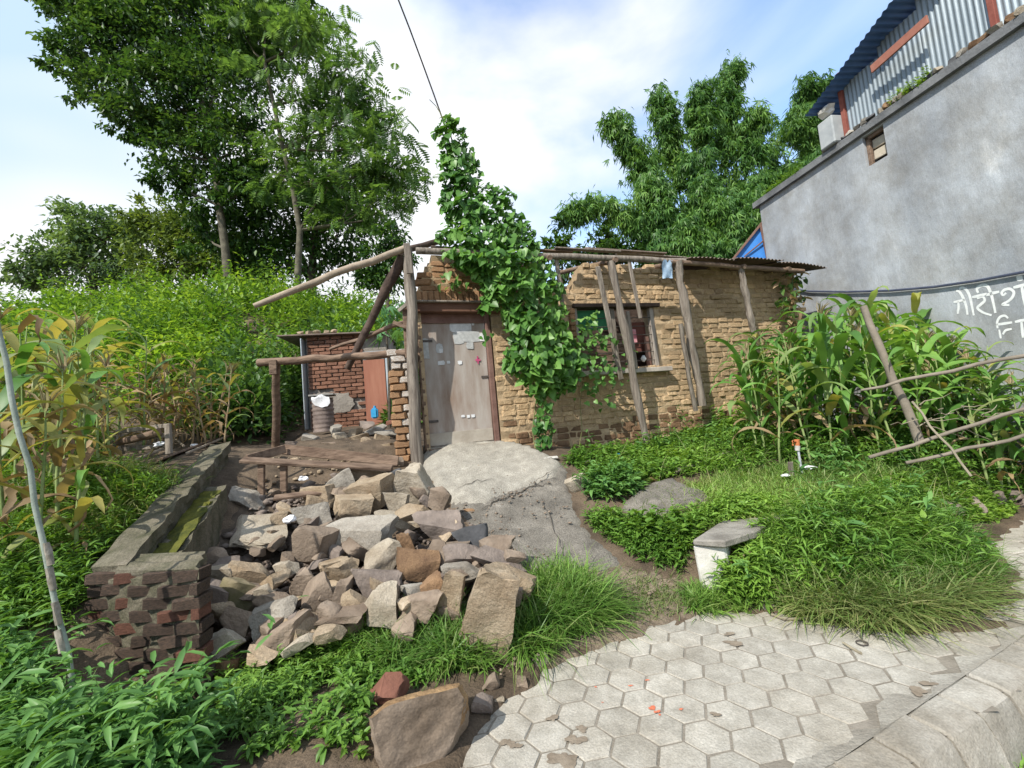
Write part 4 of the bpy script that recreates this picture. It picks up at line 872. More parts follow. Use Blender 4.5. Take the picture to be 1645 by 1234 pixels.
# blue jerrycan by the outhouse
bj = thing('blue_can', 'small blue plastic can on the ground beside the outhouse door', 'can', P(602, 674, 8.4)); bl = mat('blue_plastic', (.03, .25, .5), (.06, .36, .62), bump=0, var=0, rough=.4)
V, Fc = boxg(P(602, 664, 8.4), .13, .1, .2); me = mesh('body', V, Fc, bl); bevel_mesh(me, .025, 2); link('body', me, bj); tube('neck', [P(602, 656, 8.4), P(602, 652, 8.4)], .025, bl, bj)

# ================================================================ debris by the corn
fr = thing('old_window_frame', 'grey slatted wooden frame lying on rubbish at the edge of the corn', 'wooden frame', G(240, 722))
for a, b in [((188, 694), (268, 684)), ((192, 709), (268, 699)), ((195, 722), (268, 716))]: plank('slat', P(*a, 5.15), P(*b, 5.0), .05, .04, wood, fr, (0, 0, 1))
plank('stile', P(270, 681, 4.98), P(272, 730, 4.95), .06, .05, wood, fr, (1, 0, 0)); plank('stile', P(192, 698, 5.15), P(196, 730, 5.12), .05, .05, wood, fr, (1, 0, 0))
tag(tube('log', wavy(P(190, 711, 5.05), P(255, 694, 4.95), 6, .01, 3), .04, wood2, None, 9, .08, 3), 'thick grey stick laid across the slatted wooden frame', 'log')
for k, (a, b, wd, lab) in enumerate([((250, 748), (345, 712), .16, 'broad weathered plank lying on the grass beside the low wall'), ((212, 748), (262, 728), .03, 'thin pale stick poking from the grass below the slatted frame'), ((268, 700), (296, 724), .025, 'thin pale lath leaning off the slatted frame'), ((300, 735), (380, 700), .03, 'narrow dark lath along the low wall top')]):
    g0, g1 = G(*a), G(*b); tag(plank('plank' if wd > .1 else 'lath', g0 + [0, 0, .05], g1 + [0, 0, .06], wd, .03, wood2 if wd > .1 else MATS['pale_pole'], None, (0, 1, .2)), lab, 'plank' if wd > .1 else 'stick')
def crumple(name, label, cat, c, r, m, seed, flat=.6):
    rs = random.Random(seed); b = bmesh.new(); bmesh.ops.create_icosphere(b, subdivisions=2, radius=r)
    for v in b.verts: v.co *= rs.uniform(.55, 1.2); v.co.z *= flat
    me = bpy.data.meshes.new(name); b.to_mesh(me); b.free(); me.materials.append(m); o = link(name, me, None, Matrix.Translation([float(q) for q in c])); return tag(o, label, cat)
plw = mat('white_plastic', (.66, .67, .7), (.8, .8, .82), bump=.2, var=0, rough=.5); plg = mat('grey_plastic', (.35, .42, .46), (.55, .6, .62), bump=.2, var=0, rough=.5)
crumple('plastic_bag', 'crumpled white plastic bag inside the slatted wooden frame', 'plastic bag', P(256, 714, 5.0), .06, plw, 1); crumple('paper_wrapper', 'white torn wrapper on the broad plank end', 'litter', G(312, 722) + [0, 0, .05], .05, plw, 2)
crumple('plastic_sheet', 'grey plastic sheet lying on debris at the far end of the low wall', 'plastic sheet', G(368, 692) + [0, 0, .06], .12, plg, 3, .4); crumple('orange_wrapper', 'orange torn wrapper among the debris beyond the plank', 'litter', G(330, 694) + [0, 0, .04], .05, mat('orange_plastic', (.5, .16, .05), (.6, .24, .1), var=0), 4)
crumple('litter_bag', 'white plastic scrap in the hollow under the fallen frame', 'litter', P(487, 769, 4.7), .05, plw, 5); crumple('plastic_scrap', 'white plastic scrap stuck between the heap stones beside the large pale slab', 'litter', P(466, 834, 4.0), .06, plw, 6); crumple('blue_litter', 'crumpled blue wrapper in the weeds by the house wall', 'litter', G(992, 738) + [0, 0, .06], .05, bl, 7)

# ================================================================ left pole with twine, power cable
pl = thing('thin_pole', 'thin grey-green pole wrapped with twine leaning at the left edge', 'pole', P(116, 1105, 2.4))
tube('shaft', wavy(P(118, 1110, 2.4), P(-14, 470, 2.35), 12, .008, 2), .0135, mat('green_grey_pole', (.2, .24, .2), (.32, .36, .31), scale=8, bump=.3, var=0), pl, 8)
for k, (x, y) in enumerate([(97, 1030), (92, 985), (83, 930), (78, 890)]): tube('twine', [P(x - 4.0, y - 18, 2.385), P(x - 1.5, y - 6, 2.385), P(x + 1, y + 6, 2.385), P(x + 3.6, y + 18, 2.385)], [.0145, .0165, .016, .014], mat('twine', (.2, .18, .14), (.34, .31, .26), scale=30), pl, 7, .2, k)
tag(tube('power_cable', [P(640, 0, 5.2) + (P(640, 0, 5.2) - P(672, 90, 5.6)) * 1.5, P(640, 0, 5.2), P(658, 46, 5.4), P(678, 100, 5.65), P(697, 152, 5.85), P(714, 200, 6.0), P(730, 260, 6.1)], .011, iron, None, 6), 'black overhead cable running down into the climbing vine', 'cable')

# ================================================================ grey building on the right
g0 = P(1220, 330, 9.4); g1 = P(1645, 20, 4.974); gd = (g1 - g0); gd[2] = 0; GL = np.linalg.norm(gd); gd /= GL; gn = np.array([-abs(gd[1]), gd[0] * np.sign(gd[1]) * -1, 0]); gn = np.array([gd[1], -gd[0], 0]); gn = gn if gn[0] < 0 else -gn
GT = 5.72
def GW(s, z, o=0): p = g0 + gd * s + gn * o; return np.array([p[0], p[1], z])
def GP(px, py, o=0): r = ray(px, py); b = g0 + gn * o; t = ((b - CAM)[:2] @ gn[:2]) / (r[:2] @ gn[:2]); return CAM + r * t
def GS(px, py, o=0): p = GP(px, py, o); return float((p - g0)[:2] @ gd[:2]), float(p[2])
gb = thing('grey_building', 'tall grey plastered building with corrugated upper storey beside the corn', 'building', GW(2, .8))
plast = mat('grey_plaster', (.275, .295, .32), (.41, .435, .46), scale=1.3, bump=.8, bscale=7, var=0, c3=(.62, .64, .65), det=15., rough=.85, w=.5, stain=.6, speck=.14, stretch=(1, 1, .42))
s0, zt_ = GS(1385, 222); s1, _ = GS(1420, 212); _, zb_ = GS(1392, 270)
GE = 8.0
rects = [(0, s0, -.6, GT), (s1, GE, -.6, GT), (s0, s1, -.6, zb_), (s0, s1, zt_, GT)]
V, Fc = merge([boxg(GW((a + b) / 2, (c + d) / 2, -.15), b - a, .3, d - c, gd, gn) for a, b, c, d in rects]); obj('wall', V, Fc, plast, gb)
V, Fc = merge([boxg(GW(.15, 3, -2.5), .3, 4.4, 5.4, gd, gn), boxg(GW(GE - .15, 3, -2.5), .3, 4.4, 5.4, gd, gn), boxg(GW(GE / 2, 3, -4.8), GE, .3, 5.4, gd, gn)]); obj('rear_wall', V, Fc, plast, gb)
gwn = link('window', None, gb)
dk = mat('slab_concrete', (.1, .105, .11), (.2, .205, .21), scale=3, bump=.6, var=0)
V, Fc = boxg(GW((s0 + s1) / 2, (zt_ + zb_) / 2, -.26), s1 - s0, .02, zt_ - zb_, gd, gn); obj('dark_pane', V, Fc, dkwood, gwn)
for a, b in ((s0, s0 + .06), (s1 - .05, s1)): plank('window_frame', GW((a + b) / 2, zb_, -.08), GW((a + b) / 2, zt_, -.08), b - a, .06, wood2, gwn, tuple(gd))
plank('window_frame', GW(s0, zt_ - .03, -.08), GW(s1, zt_ - .03, -.08), .06, .06, wood2, gwn, (0, 0, 1))
bdm = mat('pale_board', (.36, .31, .23), (.5, .44, .35), scale=5, bump=.3, var=.1)
plank('board', GW(s0 + .06, zt_ - .16, -.12), GW(s1 - .05, zt_ - .17, -.12), .15, .03, bdm, gwn, (0, 0, 1)); plank('board', GW(s0 + .06, zt_ - .34, -.12), GW(s1 - .05, zt_ - .35, -.12), .15, .03, bdm, gwn, (0, 0, 1))
V, Fc = boxg(GW(GE / 2 - .03, GT + .06, -2.45), GE + .16, 5.06, .12, gd, gn); obj('roof_slab', V, Fc, dk, gb)
# broken bricks along the slab edge
rs = random.Random(5)
for k in range(46): stone('ledge_brick', None, None, GW(1.75 + k * .125, GT + .165 + rs.uniform(0, .02), .02 + rs.uniform(-.04, .03)), (.12, .13, .09), ST[rs.choice(['pale', 'grey', 'rust', 'dark', 'grey'])], rs.uniform(-20, 20), 0, rs.uniform(0, 90), 520 + k % 12, None, .85, gb)
co = -.1; cs0 = GS(1362, 190, co)[0]; zc0 = GT + .17
sheetm = mat('corrugated_sheet', (.2, .24, .27), (.29, .335, .36), scale=2, bump=.1, var=.05, rough=.45, metal=.25, stretch=(1, 1, .3))
top0 = GS(1352, 160, co)[1]; top1 = GS(1482, 0, co)[1]; st1 = GS(1482, 0, co)[0]
for k in range(9):
    a = cs0 + k * .62; h = top0 + (top1 - top0) * (a + .3 - cs0) / (st1 - cs0) + .1 - zc0
    corrug('wall_sheet', GW(a, zc0, co - .012 * (k % 2)), gd, np.array([0, 0, 1.]), .64, min(h, 1.9), sheetm, gb, .07, .01, nv=1)
for s_ in (cs0 - .03, GS(1598, 20, co)[0]): plank('red_post', GW(s_, zc0 - .05, co + .03), GW(s_, zc0 + (.5 if s_ < 1.95 else 1.2), co + .03), .07, .06, mat('red_oxide', (.2, .06, .045), (.28, .1, .075), scale=6, bump=.2, var=0), gb, tuple(gd))
blr = mat('blue_roof', (.06, .13, .3), (.1, .19, .4), scale=4, bump=.1, var=0, rough=.4); sl_r = (top1 - top0) / (st1 - cs0)
ru = gd + np.array([0, 0, sl_r]); ru /= np.linalg.norm(ru)
corrug('roof_sheet', GW(cs0 - .45, top0 - .45 * sl_r + .12, .28), ru, -gn + np.array([0, 0, .06]), 6, 3.2, blr, gb, .1, .014, nv=2)
f0, f1 = GS(1397, 112, .15), GS(1488, 30, .15); plank('fascia_board', GW(f0[0], f0[1], .12), GW(f1[0], f1[1], .12), .13, .03, mat('orange_fascia', (.26, .1, .07), (.34, .15, .11), scale=5, bump=.2, var=0), gb, (0, 0, 1))
V, Fc = boxg(GW(cs0 - .22, zc0 + .22, -.1), .3, .5, .5, gd, gn); me = mesh('wall_box', V, Fc, mat('white_panel', (.3, .32, .33), (.4, .42, .42), bump=.1, var=0)); bevel_mesh(me, .02); link('wall_box', me, gb)
crumple('bundle', 'pale bundle stored under the blue roof end of the grey building', 'bundle', GW(cs0 - .26, zc0 + .66, .02), .16, mat('pale_tarp', (.62, .6, .55), (.74, .72, .68), var=0), 9)
# cable sagging along the wall
pts = [GP(x, y, .04) for x, y in ((1262, 462), (1300, 468), (1360, 469), (1430, 467), (1500, 461), (1570, 451), (1645, 437))]
tag(tube('wall_cable', pts + [pts[-1] * 2 - pts[-2]], .018, mat('blue_black_cable', (.04, .05, .08), (.07, .08, .12), bump=0, var=0), None, 6), 'dark cable sagging across the grey plastered wall above painted letters', 'cable')
# white hand-painted letters
lt = mat('white_letter_paint', (.62, .64, .64), (.74, .75, .74), scale=20, bump=.1, var=0)
def zp(x, y): return GP(1480 + x / 7.715, 400 + y / 7.715, .003)
letters = link('painted_letters', None, gb)
def stroke(pl, w0=30):
    pts = []
    for i in range(len(pl) - 1):
        p0, p1, p2, p3 = [np.array(pl[max(0, min(len(pl) - 1, j))], float) for j in (i - 1, i, i + 1, i + 2)]
        for t in np.linspace(0, 1, 5)[:-1]: pts.append(.5 * ((2 * p1) + (p2 - p0) * t + (2 * p0 - 5 * p1 + 4 * p2 - p3) * t * t + (3 * p1 - p0 - 3 * p2 + p3) * t ** 3))
    pts.append(np.array(pl[-1], float)); V = []; n = len(pts)
    for i, p in enumerate(pts):
        t = pts[min(i + 1, n - 1)] - pts[max(i - 1, 0)]; t /= np.linalg.norm(t) + 1e-9; nn = np.array([-t[1], t[0]]) * w0 * .5 * (.55 + .45 * math.sin(math.pi * min(max((i + .8) / (n + .6), .12), .88)))
        V += [zp(*(p + nn)), zp(*(p - nn))]
    k0 = len(V); V += [v - gn * .002 for v in V]; Fc = []
    for i in range(n - 1): q = (2 * i, 2 * i + 1, 2 * i + 3, 2 * i + 2); Fc += [q, tuple(k0 + j for j in q[::-1])]
    obj('letter_stroke', V, Fc, lt, letters)
stroke._n = 0
for wdt, pl_ in [(34, [(430,520),(470,530),(515,600),(555,710),(572,815)]), (34, [(470,500),(510,480),(560,510),(600,590),(625,700),(650,825)]), (30, [(400,660),(470,645),(545,628)]), (28, [(455,650),(462,720),(450,805)]),
    (36, [(630,600),(720,580),(810,555)]), (34, [(690,615),(760,595),(785,640),(735,690),(695,735),(770,790),(870,822)]), (40, [(705,545),(688,495),(745,455),(815,462),(858,540),(888,650),(918,795)]), (38, [(800,575),(880,550),(965,530)]),
    (36, [(1050,545),(1015,575),(995,545),(1030,508),(1095,495),(1145,535),(1130,595),(1075,650),(1000,690),(1090,695)]), (40, [(1140,480),(1220,460),(1330,430)]), (44, [(1245,470),(1270,600),(1300,740)]), (80, [(1180,368),(1215,362),(1255,358)]),
    (32, [(945,985),(940,905),(975,845),(1035,828),(1075,860)]), (34, [(930,940),(1030,925),(1125,910)]), (36, [(1160,905),(1230,890),(1330,872)]), (30, [(1010,1060),(1045,1010),(1120,992)]), (26, [(965,1000),(975,1060),(985,1110)]), (36, [(1240,900),(1250,1000),(1260,1100)])]: stroke(pl_, wdt)
# blue sheet lean-to between the house roof and the grey wall
bs = thing('blue_lean_to', 'bright blue sheet-metal lean-to wall between mud house roof and grey building', 'lean-to', P(1205, 470, 9.6))
bsm = mat('bright_blue_sheet', (.03, .16, .48), (.05, .22, .58), scale=3, bump=.05, var=0, rough=.45)
q = [P(1176, 420, 9.7), P(1222, 362, 9.55), P(1238, 420, 9.5), P(1238, 520, 9.5), P(1176, 520, 9.7)]; bk = [p + np.array([0, .05, 0]) for p in q]; V = q + bk
obj('sheet', V, [tuple(range(5)), tuple(range(5, 10))[::-1]] + [(i, (i + 1) % 5, (i + 1) % 5 + 5, i + 5) for i in range(5)], bsm, bs)
plank('verge_board', P(1170, 426, 9.65), P(1225, 357, 9.5), .05, .05, redf, bs, (0, 0, 1)); plank('rib', P(1196, 412, 9.6), P(1230, 384, 9.46), .03, .03, redf, bs, (0, 0, 1)); plank('corner_post', P(1222, 362, 9.5), P(1236, 430, 9.45), .04, .05, redf, bs, (1, 0, 0))

# ================================================================ yard on the right: block, tap, fence
wb = thing('whitewashed_block', 'low whitewashed masonry block under a grey stone slab in the grass', 'masonry block', G(1135, 945))
wwm = mat('whitewash', (.42, .4, .36), (.58, .56, .52), scale=5, bump=.5, bscale=18, var=0)
def slab_pts(pts, d0, th, name, m, parent, seed=1):
    rs = random.Random(seed); top = [np.array(p) for p in pts]; n = len(top); V = [t + np.array([0, 0, rs.uniform(-.008, .008)]) for t in top] + [t - np.array([0, 0, th + rs.uniform(-.01, .01)]) for t in top]
    me = mesh(name, V, [tuple(range(n)), tuple(range(n, 2 * n))[::-1]] + [(i, i + n, (i + 1) % n + n, (i + 1) % n) for i in range(n)], m); bevel_mesh(me, .012); return link(name, me, parent)
d_ = 3.6; z_top = P(1113, 866, d_)[2]
c = [P(1112, 868, d_), P(1165, 885, d_ - .12), P(1215, 868, d_ + .05), P(1270, 838, d_ + .5), P(1160, 850, d_ + .45)]
for v in c: v[2] = z_top + .0
slab_pts(c, 0, .055, 'cap_slab', mat('cap_stone', (.17, .155, .135), (.3, .28, .245), scale=6, bump=.8, var=0), wb)
b0 = [P(1113, 880, d_ + .02), P(1167, 893, d_ - .07), P(1180, 880, d_ + .3), P(1140, 870, d_ + .34)]
for v in b0: v[2] = z_top - .055
V = b0 + [np.array([v[0], v[1], .0]) + (np.array([.03, 0, 0]) if i < 2 else 0) for i, v in enumerate(b0)]
me = mesh('whitewashed_pier', V, [(0, 1, 2, 3), (7, 6, 5, 4), (0, 4, 5, 1), (1, 5, 6, 2), (2, 6, 7, 3), (3, 7, 4, 0)], wwm); bevel_mesh(me, .015); link('whitewashed_pier', me, wb)
for k, (x, y, a, b) in enumerate([(1178, 897, 24, 18), (1200, 888, 30, 16), (1186, 915, 22, 16), (1208, 902, 24, 14), (1180, 930, 20, 14), (1200, 920, 24, 16)]):
    stone('infill_stone', None, None, P(x, y, 3.68), (a * 3.7 / F, .24, b * 3.7 / F), ST['rust' if k % 2 == 0 else 'tan'], 15 - 10 * k, 5, 0, 560 + k, None, .8, wb)
tp = thing('standpipe_tap', 'thin standpipe with orange-brown tap head rising from the grass', 'tap', G(1288, 765)); td = G(1288, 765)[1]
tube('pipe', [P(1290, 768, td), P(1285, 740, td), P(1281, 715, td)], .013, mat('grey_pipe', (.3, .32, .35), (.45, .47, .5), bump=.1, var=0, rough=.5), tp, 8); orp = mat('orange_tap', (.4, .12, .04), (.5, .18, .07), scale=20, bump=.3, var=0)
tube('tap_body', [P(1281, 718, td), P(1280, 706, td)], [.024, .03], orp, tp, 10); tube('spout', [P(1280, 710, td), P(1274, 709, td - .03), P(1273, 716, td - .04)], .014, orp, tp, 8); tube('cloth_wrap', [P(1281, 724, td), P(1281, 716, td)], [.025, .028], wwm, tp, 8, .1)
plank('stake', P(1272, 765, td - .05), P(1269, 742, td - .05), .05, .03, wood, tp, (1, 0, 0))
crumple('white_rag', 'white rag lying in the grass beside the standpipe', 'rag', P(1300, 751, td), .07, plw, 12, .35); crumple('white_scrap', 'small white scrap at the foot of the standpipe', 'litter', P(1262, 764, td - .1), .045, plw, 13, .4)
fc = thing('pole_fence', 'leaning rustic pole fence of grey branches before the green corn', 'fence', G(1475, 705)); pole = mat('grey_pole', (.14, .12, .095), (.25, .215, .17), scale=7, bump=.6, var=.1, stretch=(.4, .4, .4))
tube('post', wavy(P(1387, 492, 5.0), P(1478, 712, 4.75), 8, .01, 1), [.036, .038, .04, .04, .041, .042, .043, .044], pole, fc, 10, .06, 1)
tube('rail', wavy(P(1383, 627, 4.75), P(1690, 560, 4.3), 9, .016, 2), [.013, .016, .018, .018, .019, .019, .02, .02, .02], pole, fc, 9, .06, 2)
tube('rail', wavy(P(1396, 735, 4.75), P(1690, 645, 4.4), 9, .016, 3), .019, pole, fc, 9, .06, 3); tube('rail', wavy(P(1455, 744, 4.7), P(1690, 690, 4.35), 8, .016, 4), .018, pole, fc, 9, .06, 4)
tw = thing('dead_branch', 'thin bare dead branch with twigs leaning on the pole fence', 'branch', P(1560, 765, 4.3)); twm = mat('dead_twig', (.2, .17, .12), (.34, .3, .22), bump=.2, var=.1)
tube('stem', wavy(P(1560, 765, 4.3), P(1465, 645, 4.6), 7, .02, 5), .011, twm, tw, 6); rs = random.Random(3)
for k in range(16):
    x0, y0 = rs.uniform(1470, 1580), rs.uniform(650, 690); x1, y1 = x0 + rs.uniform(-50, 70), y0 + rs.uniform(-35, 25); tube('twig', wavy(P(x0, y0, 4.6), P(x1, y1, 4.6 + rs.uniform(-.15, .15)), 5, .02, k), [.006, .005, .004, .003, .002], twm, tw, 5)
tag(plank('dark_stake', P(1543, 488, 6.3), P(1547, 600, 6.3), .06, .05, dkwood, None, (1, 0, 0)), 'dark upright stake in front of the painted letters', 'stake')
for k, (a, b, r_, lab) in enumerate([((1085, 766), (1172, 735), .03, 'grey stick lying in the weeds in front of the prop posts'), ((940, 752), (1010, 745), .025, 'dark branch half hidden in weeds at the foot of the house'), ((1020, 770), (1130, 750), .022, 'brown stick behind the concrete slab'), ((862, 745), (897, 742), .03, 'short white board at the top right corner of the ramp')]):
    p, q = G(*a) + [0, 0, .06], G(*b) + [0, 0, .06]
    if k == 3: tag(plank('white_board', p, q, .06, .02, wwm, None, (0, 1, .2)), lab, 'board')
    else: tag(tube('stick', wavy(p, q, 6, .012, k), r_, wood2 if k == 2 else pole, None, 8, .1, k), lab, 'stick')
crumple('dark_bucket_lid', 'dark blue-grey plastic tub sunk in the grass', 'tub', G(1366, 790) + [0, 0, .03], .05, mat('dark_plastic', (.05, .09, .11), (.08, .12, .15), var=0), 14, .8)
for k, (x, y) in enumerate([(1600, 805), (1625, 800), (1560, 812), (1645, 812), (1520, 818)]):
    g = G(x, y); stone('edge_stone', ['dark mossy bank stone right of the dead branch foot', 'dark mossy bank stone near the right edge', 'dark mossy bank stone at the dead branch foot', 'dark mossy bank stone cut by the right edge', 'dark mossy bank stone left of the dead branch foot'][k], 'stone', g + [0, 0, .02], (.26, .2, .18), ST['plum'], 0, 0, k * 30, 580 + k, 'stones of the right bank', .8)
# twig and wire loop on the pavers
a, b = Pz(1355, 1036), Pz(1384, 1053); tag(tube('twig', wavy(a + [0, 0, .012], b + [0, 0, .012], 5, .004, 1), .008, twm, None, 6), 'short dark twig lying on the pavers', 'twig')
c_ = Pz(1385, 1035); tag(tube('wire_loop', [c_ + np.array([.03 * math.cos(t), .03 * math.sin(t), .008]) for t in np.linspace(0, 6.2, 14)], .004, iron, None, 5), 'small dark wire ring beside the twig on the pavers', 'wire')
p0, p1, p2 = Pz(1240, 990), Pz(1260, 998), Pz(1320, 995); tag(tube('twig', [p + [0, 0, .012] for p in (p0, p1, p2)], .009, twm, None, 6), 'crooked dark root along the far edge of the pavers', 'root')
# ================================================================ vegetation
bark = mat('bark', (.05, .04, .03), (.12, .1, .075), scale=6, bump=.8, bscale=20, var=.1, c3=(.14, .16, .06))
barkp = mat('pale_bark', (.07, .062, .045), (.17, .155, .11), scale=4, bump=.7, bscale=20, var=.1, c3=(.18, .22, .07))
LM = {
 'deep': leafmat('deep_leaf', [(.022, .06, .018), (.04, .1, .026), (.07, .15, .035), (.11, .21, .045)], .35),
 'feather': leafmat('feather_leaf', [(.07, .14, .045), (.11, .21, .06), (.17, .3, .085)], .45),
 'hazy': leafmat('haze_tinted_leaf', [(.07, .13, .06), (.11, .19, .08), (.17, .27, .11)], .4),  # distance haze put into a paler leaf colour
 'olive': leafmat('olive_leaf', [(.08, .13, .035), (.13, .2, .05), (.19, .27, .07)], .38),
 'mid': leafmat('mid_leaf', [(.045, .1, .03), (.08, .17, .045), (.13, .25, .06)], .38),
 'hill': leafmat('hillside_leaf', [(.08, .17, .024), (.14, .28, .034), (.22, .38, .045), (.3, .44, .07)], .42),
 'bamboo': leafmat('bamboo_leaf', [(.045, .12, .032), (.08, .19, .045), (.13, .27, .06), (.18, .33, .085)], .4),
 'vine': leafmat('vine_leaf', [(.045, .12, .025), (.075, .19, .038), (.11, .26, .05), (.17, .34, .08)], .38, .4),
 'weed': leafmat('weed_leaf', [(.09, .19, .03), (.14, .28, .045), (.21, .37, .065)], .35),
 'weedl': leafmat('weed_leaf_blue', [(.08, .19, .05), (.13, .28, .07), (.19, .36, .1)], .35),
 'weedy': leafmat('weed_leaf_yellow', [(.1, .2, .03), (.16, .3, .045), (.22, .36, .06)], .4),
 'grass': leafmat('grass_blade', [(.09, .19, .03), (.14, .28, .05), (.2, .36, .07), (.28, .34, .12)], .35),
 'drygrass': leafmat('dry_grass_blade', [(.12, .21, .05), (.2, .28, .085), (.31, .31, .14), (.14, .27, .06)], .35),
 'corn': leafmat('corn_leaf_green', [(.07, .17, .035), (.115, .26, .055), (.17, .34, .075)], .38),
 'corny': leafmat('corn_leaf_yellow', [(.28, .27, .07), (.4, .36, .11), (.24, .28, .07)], .4),
 'cornd': leafmat('corn_leaf_dry', [(.28, .2, .1), (.4, .3, .17), (.2, .13, .07)], .3, .7),
 'cornr': leafmat('corn_leaf_brown', [(.2, .13, .07), (.28, .19, .1), (.34, .25, .14)], .25, .7),
 'cornp': leafmat('corn_leaf_pale', [(.16, .26, .08), (.24, .34, .12), (.3, .33, .14)], .38),
}
def clump_leaves(center, rad, n, Ls, tpl='rhomb', nsub=None, shell=.55, droop=.35, wr=.45, sub=.3):
    """leaves gathered in twigs spread through an ellipsoid"""
    rad = np.array(rad, float); nsub = nsub or max(6, n // 45)
    u = rand_dir(nsub) * (RNG.uniform(shell, 1, nsub) ** .6)[:, None] * rad * RNG.uniform(.75, 1.12, (nsub, 1)); k = RNG.integers(0, nsub, n)
    sz = rad.mean() * sub * RNG.uniform(.6, 1.3, nsub)
    p = u[k] + np.clip(RNG.normal(0, 1, (n, 3)), -1.9, 1.9) * (sz[k])[:, None] * np.array([1, 1, .62])
    d = unit(unit(u)[k] * .6 + rand_dir(n) * .9 + np.array([0, 0, -droop])); L_ = Ls * RNG.uniform(.6, 1.25, n)
    return leaves(np.array(center) + p, d, L_, L_ * wr, tpl)
def tree(name, label, cat, trunk, tr, clusters, d, lm, Ls, dens, bm=bark, group=None, tpl='rhomb', wr=.45, depth=.8, limbs=None, **kw):
    """trunk: (px, py) line; clusters: (px, py, rx, ry[, depth shift]) in the plane at distance d"""
    base = P(*trunk[0], d); t = thing(name, label, cat, base, group); pts = [P(x, y, d) for x, y in trunk]
    g_ = pts[0].copy(); g_[2] = min(Tz(g_[0], g_[1]) - .2, g_[2] - .3); pts = [g_] + pts; t.location = Vector([float(v) for v in g_])
    tube('trunk', pts, list(np.linspace(tr, tr * .45, len(pts))), bm, t, 10, .08)
    out = []; rs = random.Random(len(clusters)); par = []
    for c in clusters:
        x, y, rx, ry = c[:4]; dd = d + (c[4] if len(c) > 4 else 0); ctr = P(x, y, dd); m_ = dd / F
        R_ = (rx * m_, min(rx, ry) * m_ * depth + .2, ry * m_); n = int(dens * rx * ry); out.append(clump_leaves(ctr, R_, n, Ls, tpl, wr=wr, **kw))
        j = min(range(1, len(pts)), key=lambda q: np.linalg.norm(pts[q] - ctr) + (3 if pts[q][2] > ctr[2] else 0)); a = pts[j]
        mid = (a + ctr) / 2 + np.array([rs.uniform(-.2, .2), rs.uniform(-.2, .2), -.08 * np.linalg.norm(ctr - a)])
        ends = [ctr + np.array([rs.uniform(-.6, .6) * R_[0], rs.uniform(-.6, .6) * R_[1], rs.uniform(-.2, .8) * R_[2]]) for _ in range(3)]
        par.append(tubeg([a, mid, ctr], [tr * .4, tr * .26, tr * .13], 6, .08)); par += [tubeg([ctr * .6 + mid * .4, (ctr + e) / 2, e], [tr * .15, tr * .1, tr * .03], 5) for e in ends]
    V, Fc = merge(par); obj('limbs', V, Fc, bm, t, True, 60)
    V, Fc = cat_np(out); obj('crown', V, Fc, LM[lm], t); return t

# ---- trees on the hill
tree('broadleaf_tree', 'tallest dark broadleaf tree with lichen-pale trunk leaning over the left hill', 'tree', [(368, 480), (362, 400), (352, 330), (345, 260), (330, 190), (310, 100), (290, 20)], .17,
     [(190,-20,125,75),(300,-70,140,90),(140,70,72,50),(210,60,90,70),(300,60,110,90),(165,140,70,42),(250,150,90,72),(350,140,90,90),(120,20,60,40),(215,190,52,40),(300,235,64,55),(380,230,70,72),(275,290,48,30),(340,310,62,42),(400,300,60,50),(410,40,80,80),(440,-30,80,70),(330,380,46,34,1),(250,225,30,30),(100,100,30,26)],
     17, 'deep', .24, .62, barkp, sub=.16, shell=.3)
tree('feathery_tree', 'light green feathery-leaved tree with forked grey trunk right of the tallest tree', 'tree', [(478, 440), (482, 370), (470, 300), (455, 240), (440, 170), (425, 100)], .13,
     [(430,40,60,45),(490,70,65,45),(560,110,60,40),(470,130,70,45),(590,160,50,34),(540,190,66,42),(610,220,56,36),(480,220,60,42),(575,260,60,36),(640,280,50,34),(660,310,36,24),(530,300,60,36),(610,320,50,28),(455,280,50,40),(560,345,44,26),(395,60,40,40),(520,40,44,26),(620,270,46,40)],
     16, 'feather', .6, .048, barkp, tpl='frond', wr=1.0, sub=.4, shell=.2, nsub=9, droop=.45)
tree('dark_understorey_tree', 'dark dense tree standing behind the feathery tree trunk', 'tree', [(500, 440), (505, 380), (510, 320)], .2, [(500,300,70,66),(450,350,60,56),(540,380,70,50),(480,410,70,40),(420,390,60,50),(390,330,50,50),(560,320,46,50)], 19, 'deep', .26, .6, shell=.3)
tree('round_tree', 'rounded mid-green tree at the far left of the skyline', 'tree', [(150, 480), (150, 430), (145, 390)], .22, [(140,360,58,42),(90,400,55,40),(170,390,70,50),(60,440,46,34),(120,430,80,40),(200,430,60,44),(40,445,26,18),(215,360,36,26)], 22, 'hazy', .3, .6, sub=.2, shell=.35)
tree('olive_tree', 'yellowish olive tree between the rounded tree and the tallest trunk', 'tree', [(300, 480), (295, 430), (285, 390)], .2, [(240,350,50,34),(290,370,62,44),(250,400,60,44),(330,400,60,48),(290,430,70,40),(380,410,56,50),(400,440,50,34)], 20.5, 'olive', .28, .6, sub=.2, shell=.3)
tree('slender_tree', 'slender dark tree rising behind the porch rafter pole', 'tree', [(622, 470), (622, 430), (620, 400)], .07, [(622,385,26,26),(612,415,36,24),(645,410,26,24),(630,440,44,24),(600,445,30,20)], 14, 'deep', .2, .8, shell=.3)
tree('young_tree', 'thin young tree with sparse leaves behind the broken wall gap', 'tree', [(903, 480), (903, 430), (903, 400)], .04, [(903,360,9,26),(900,400,14,22),(910,430,14,18),(885,400,8,22),(906,385,12,14)], 11, 'mid', .16, 1.0, shell=.2)
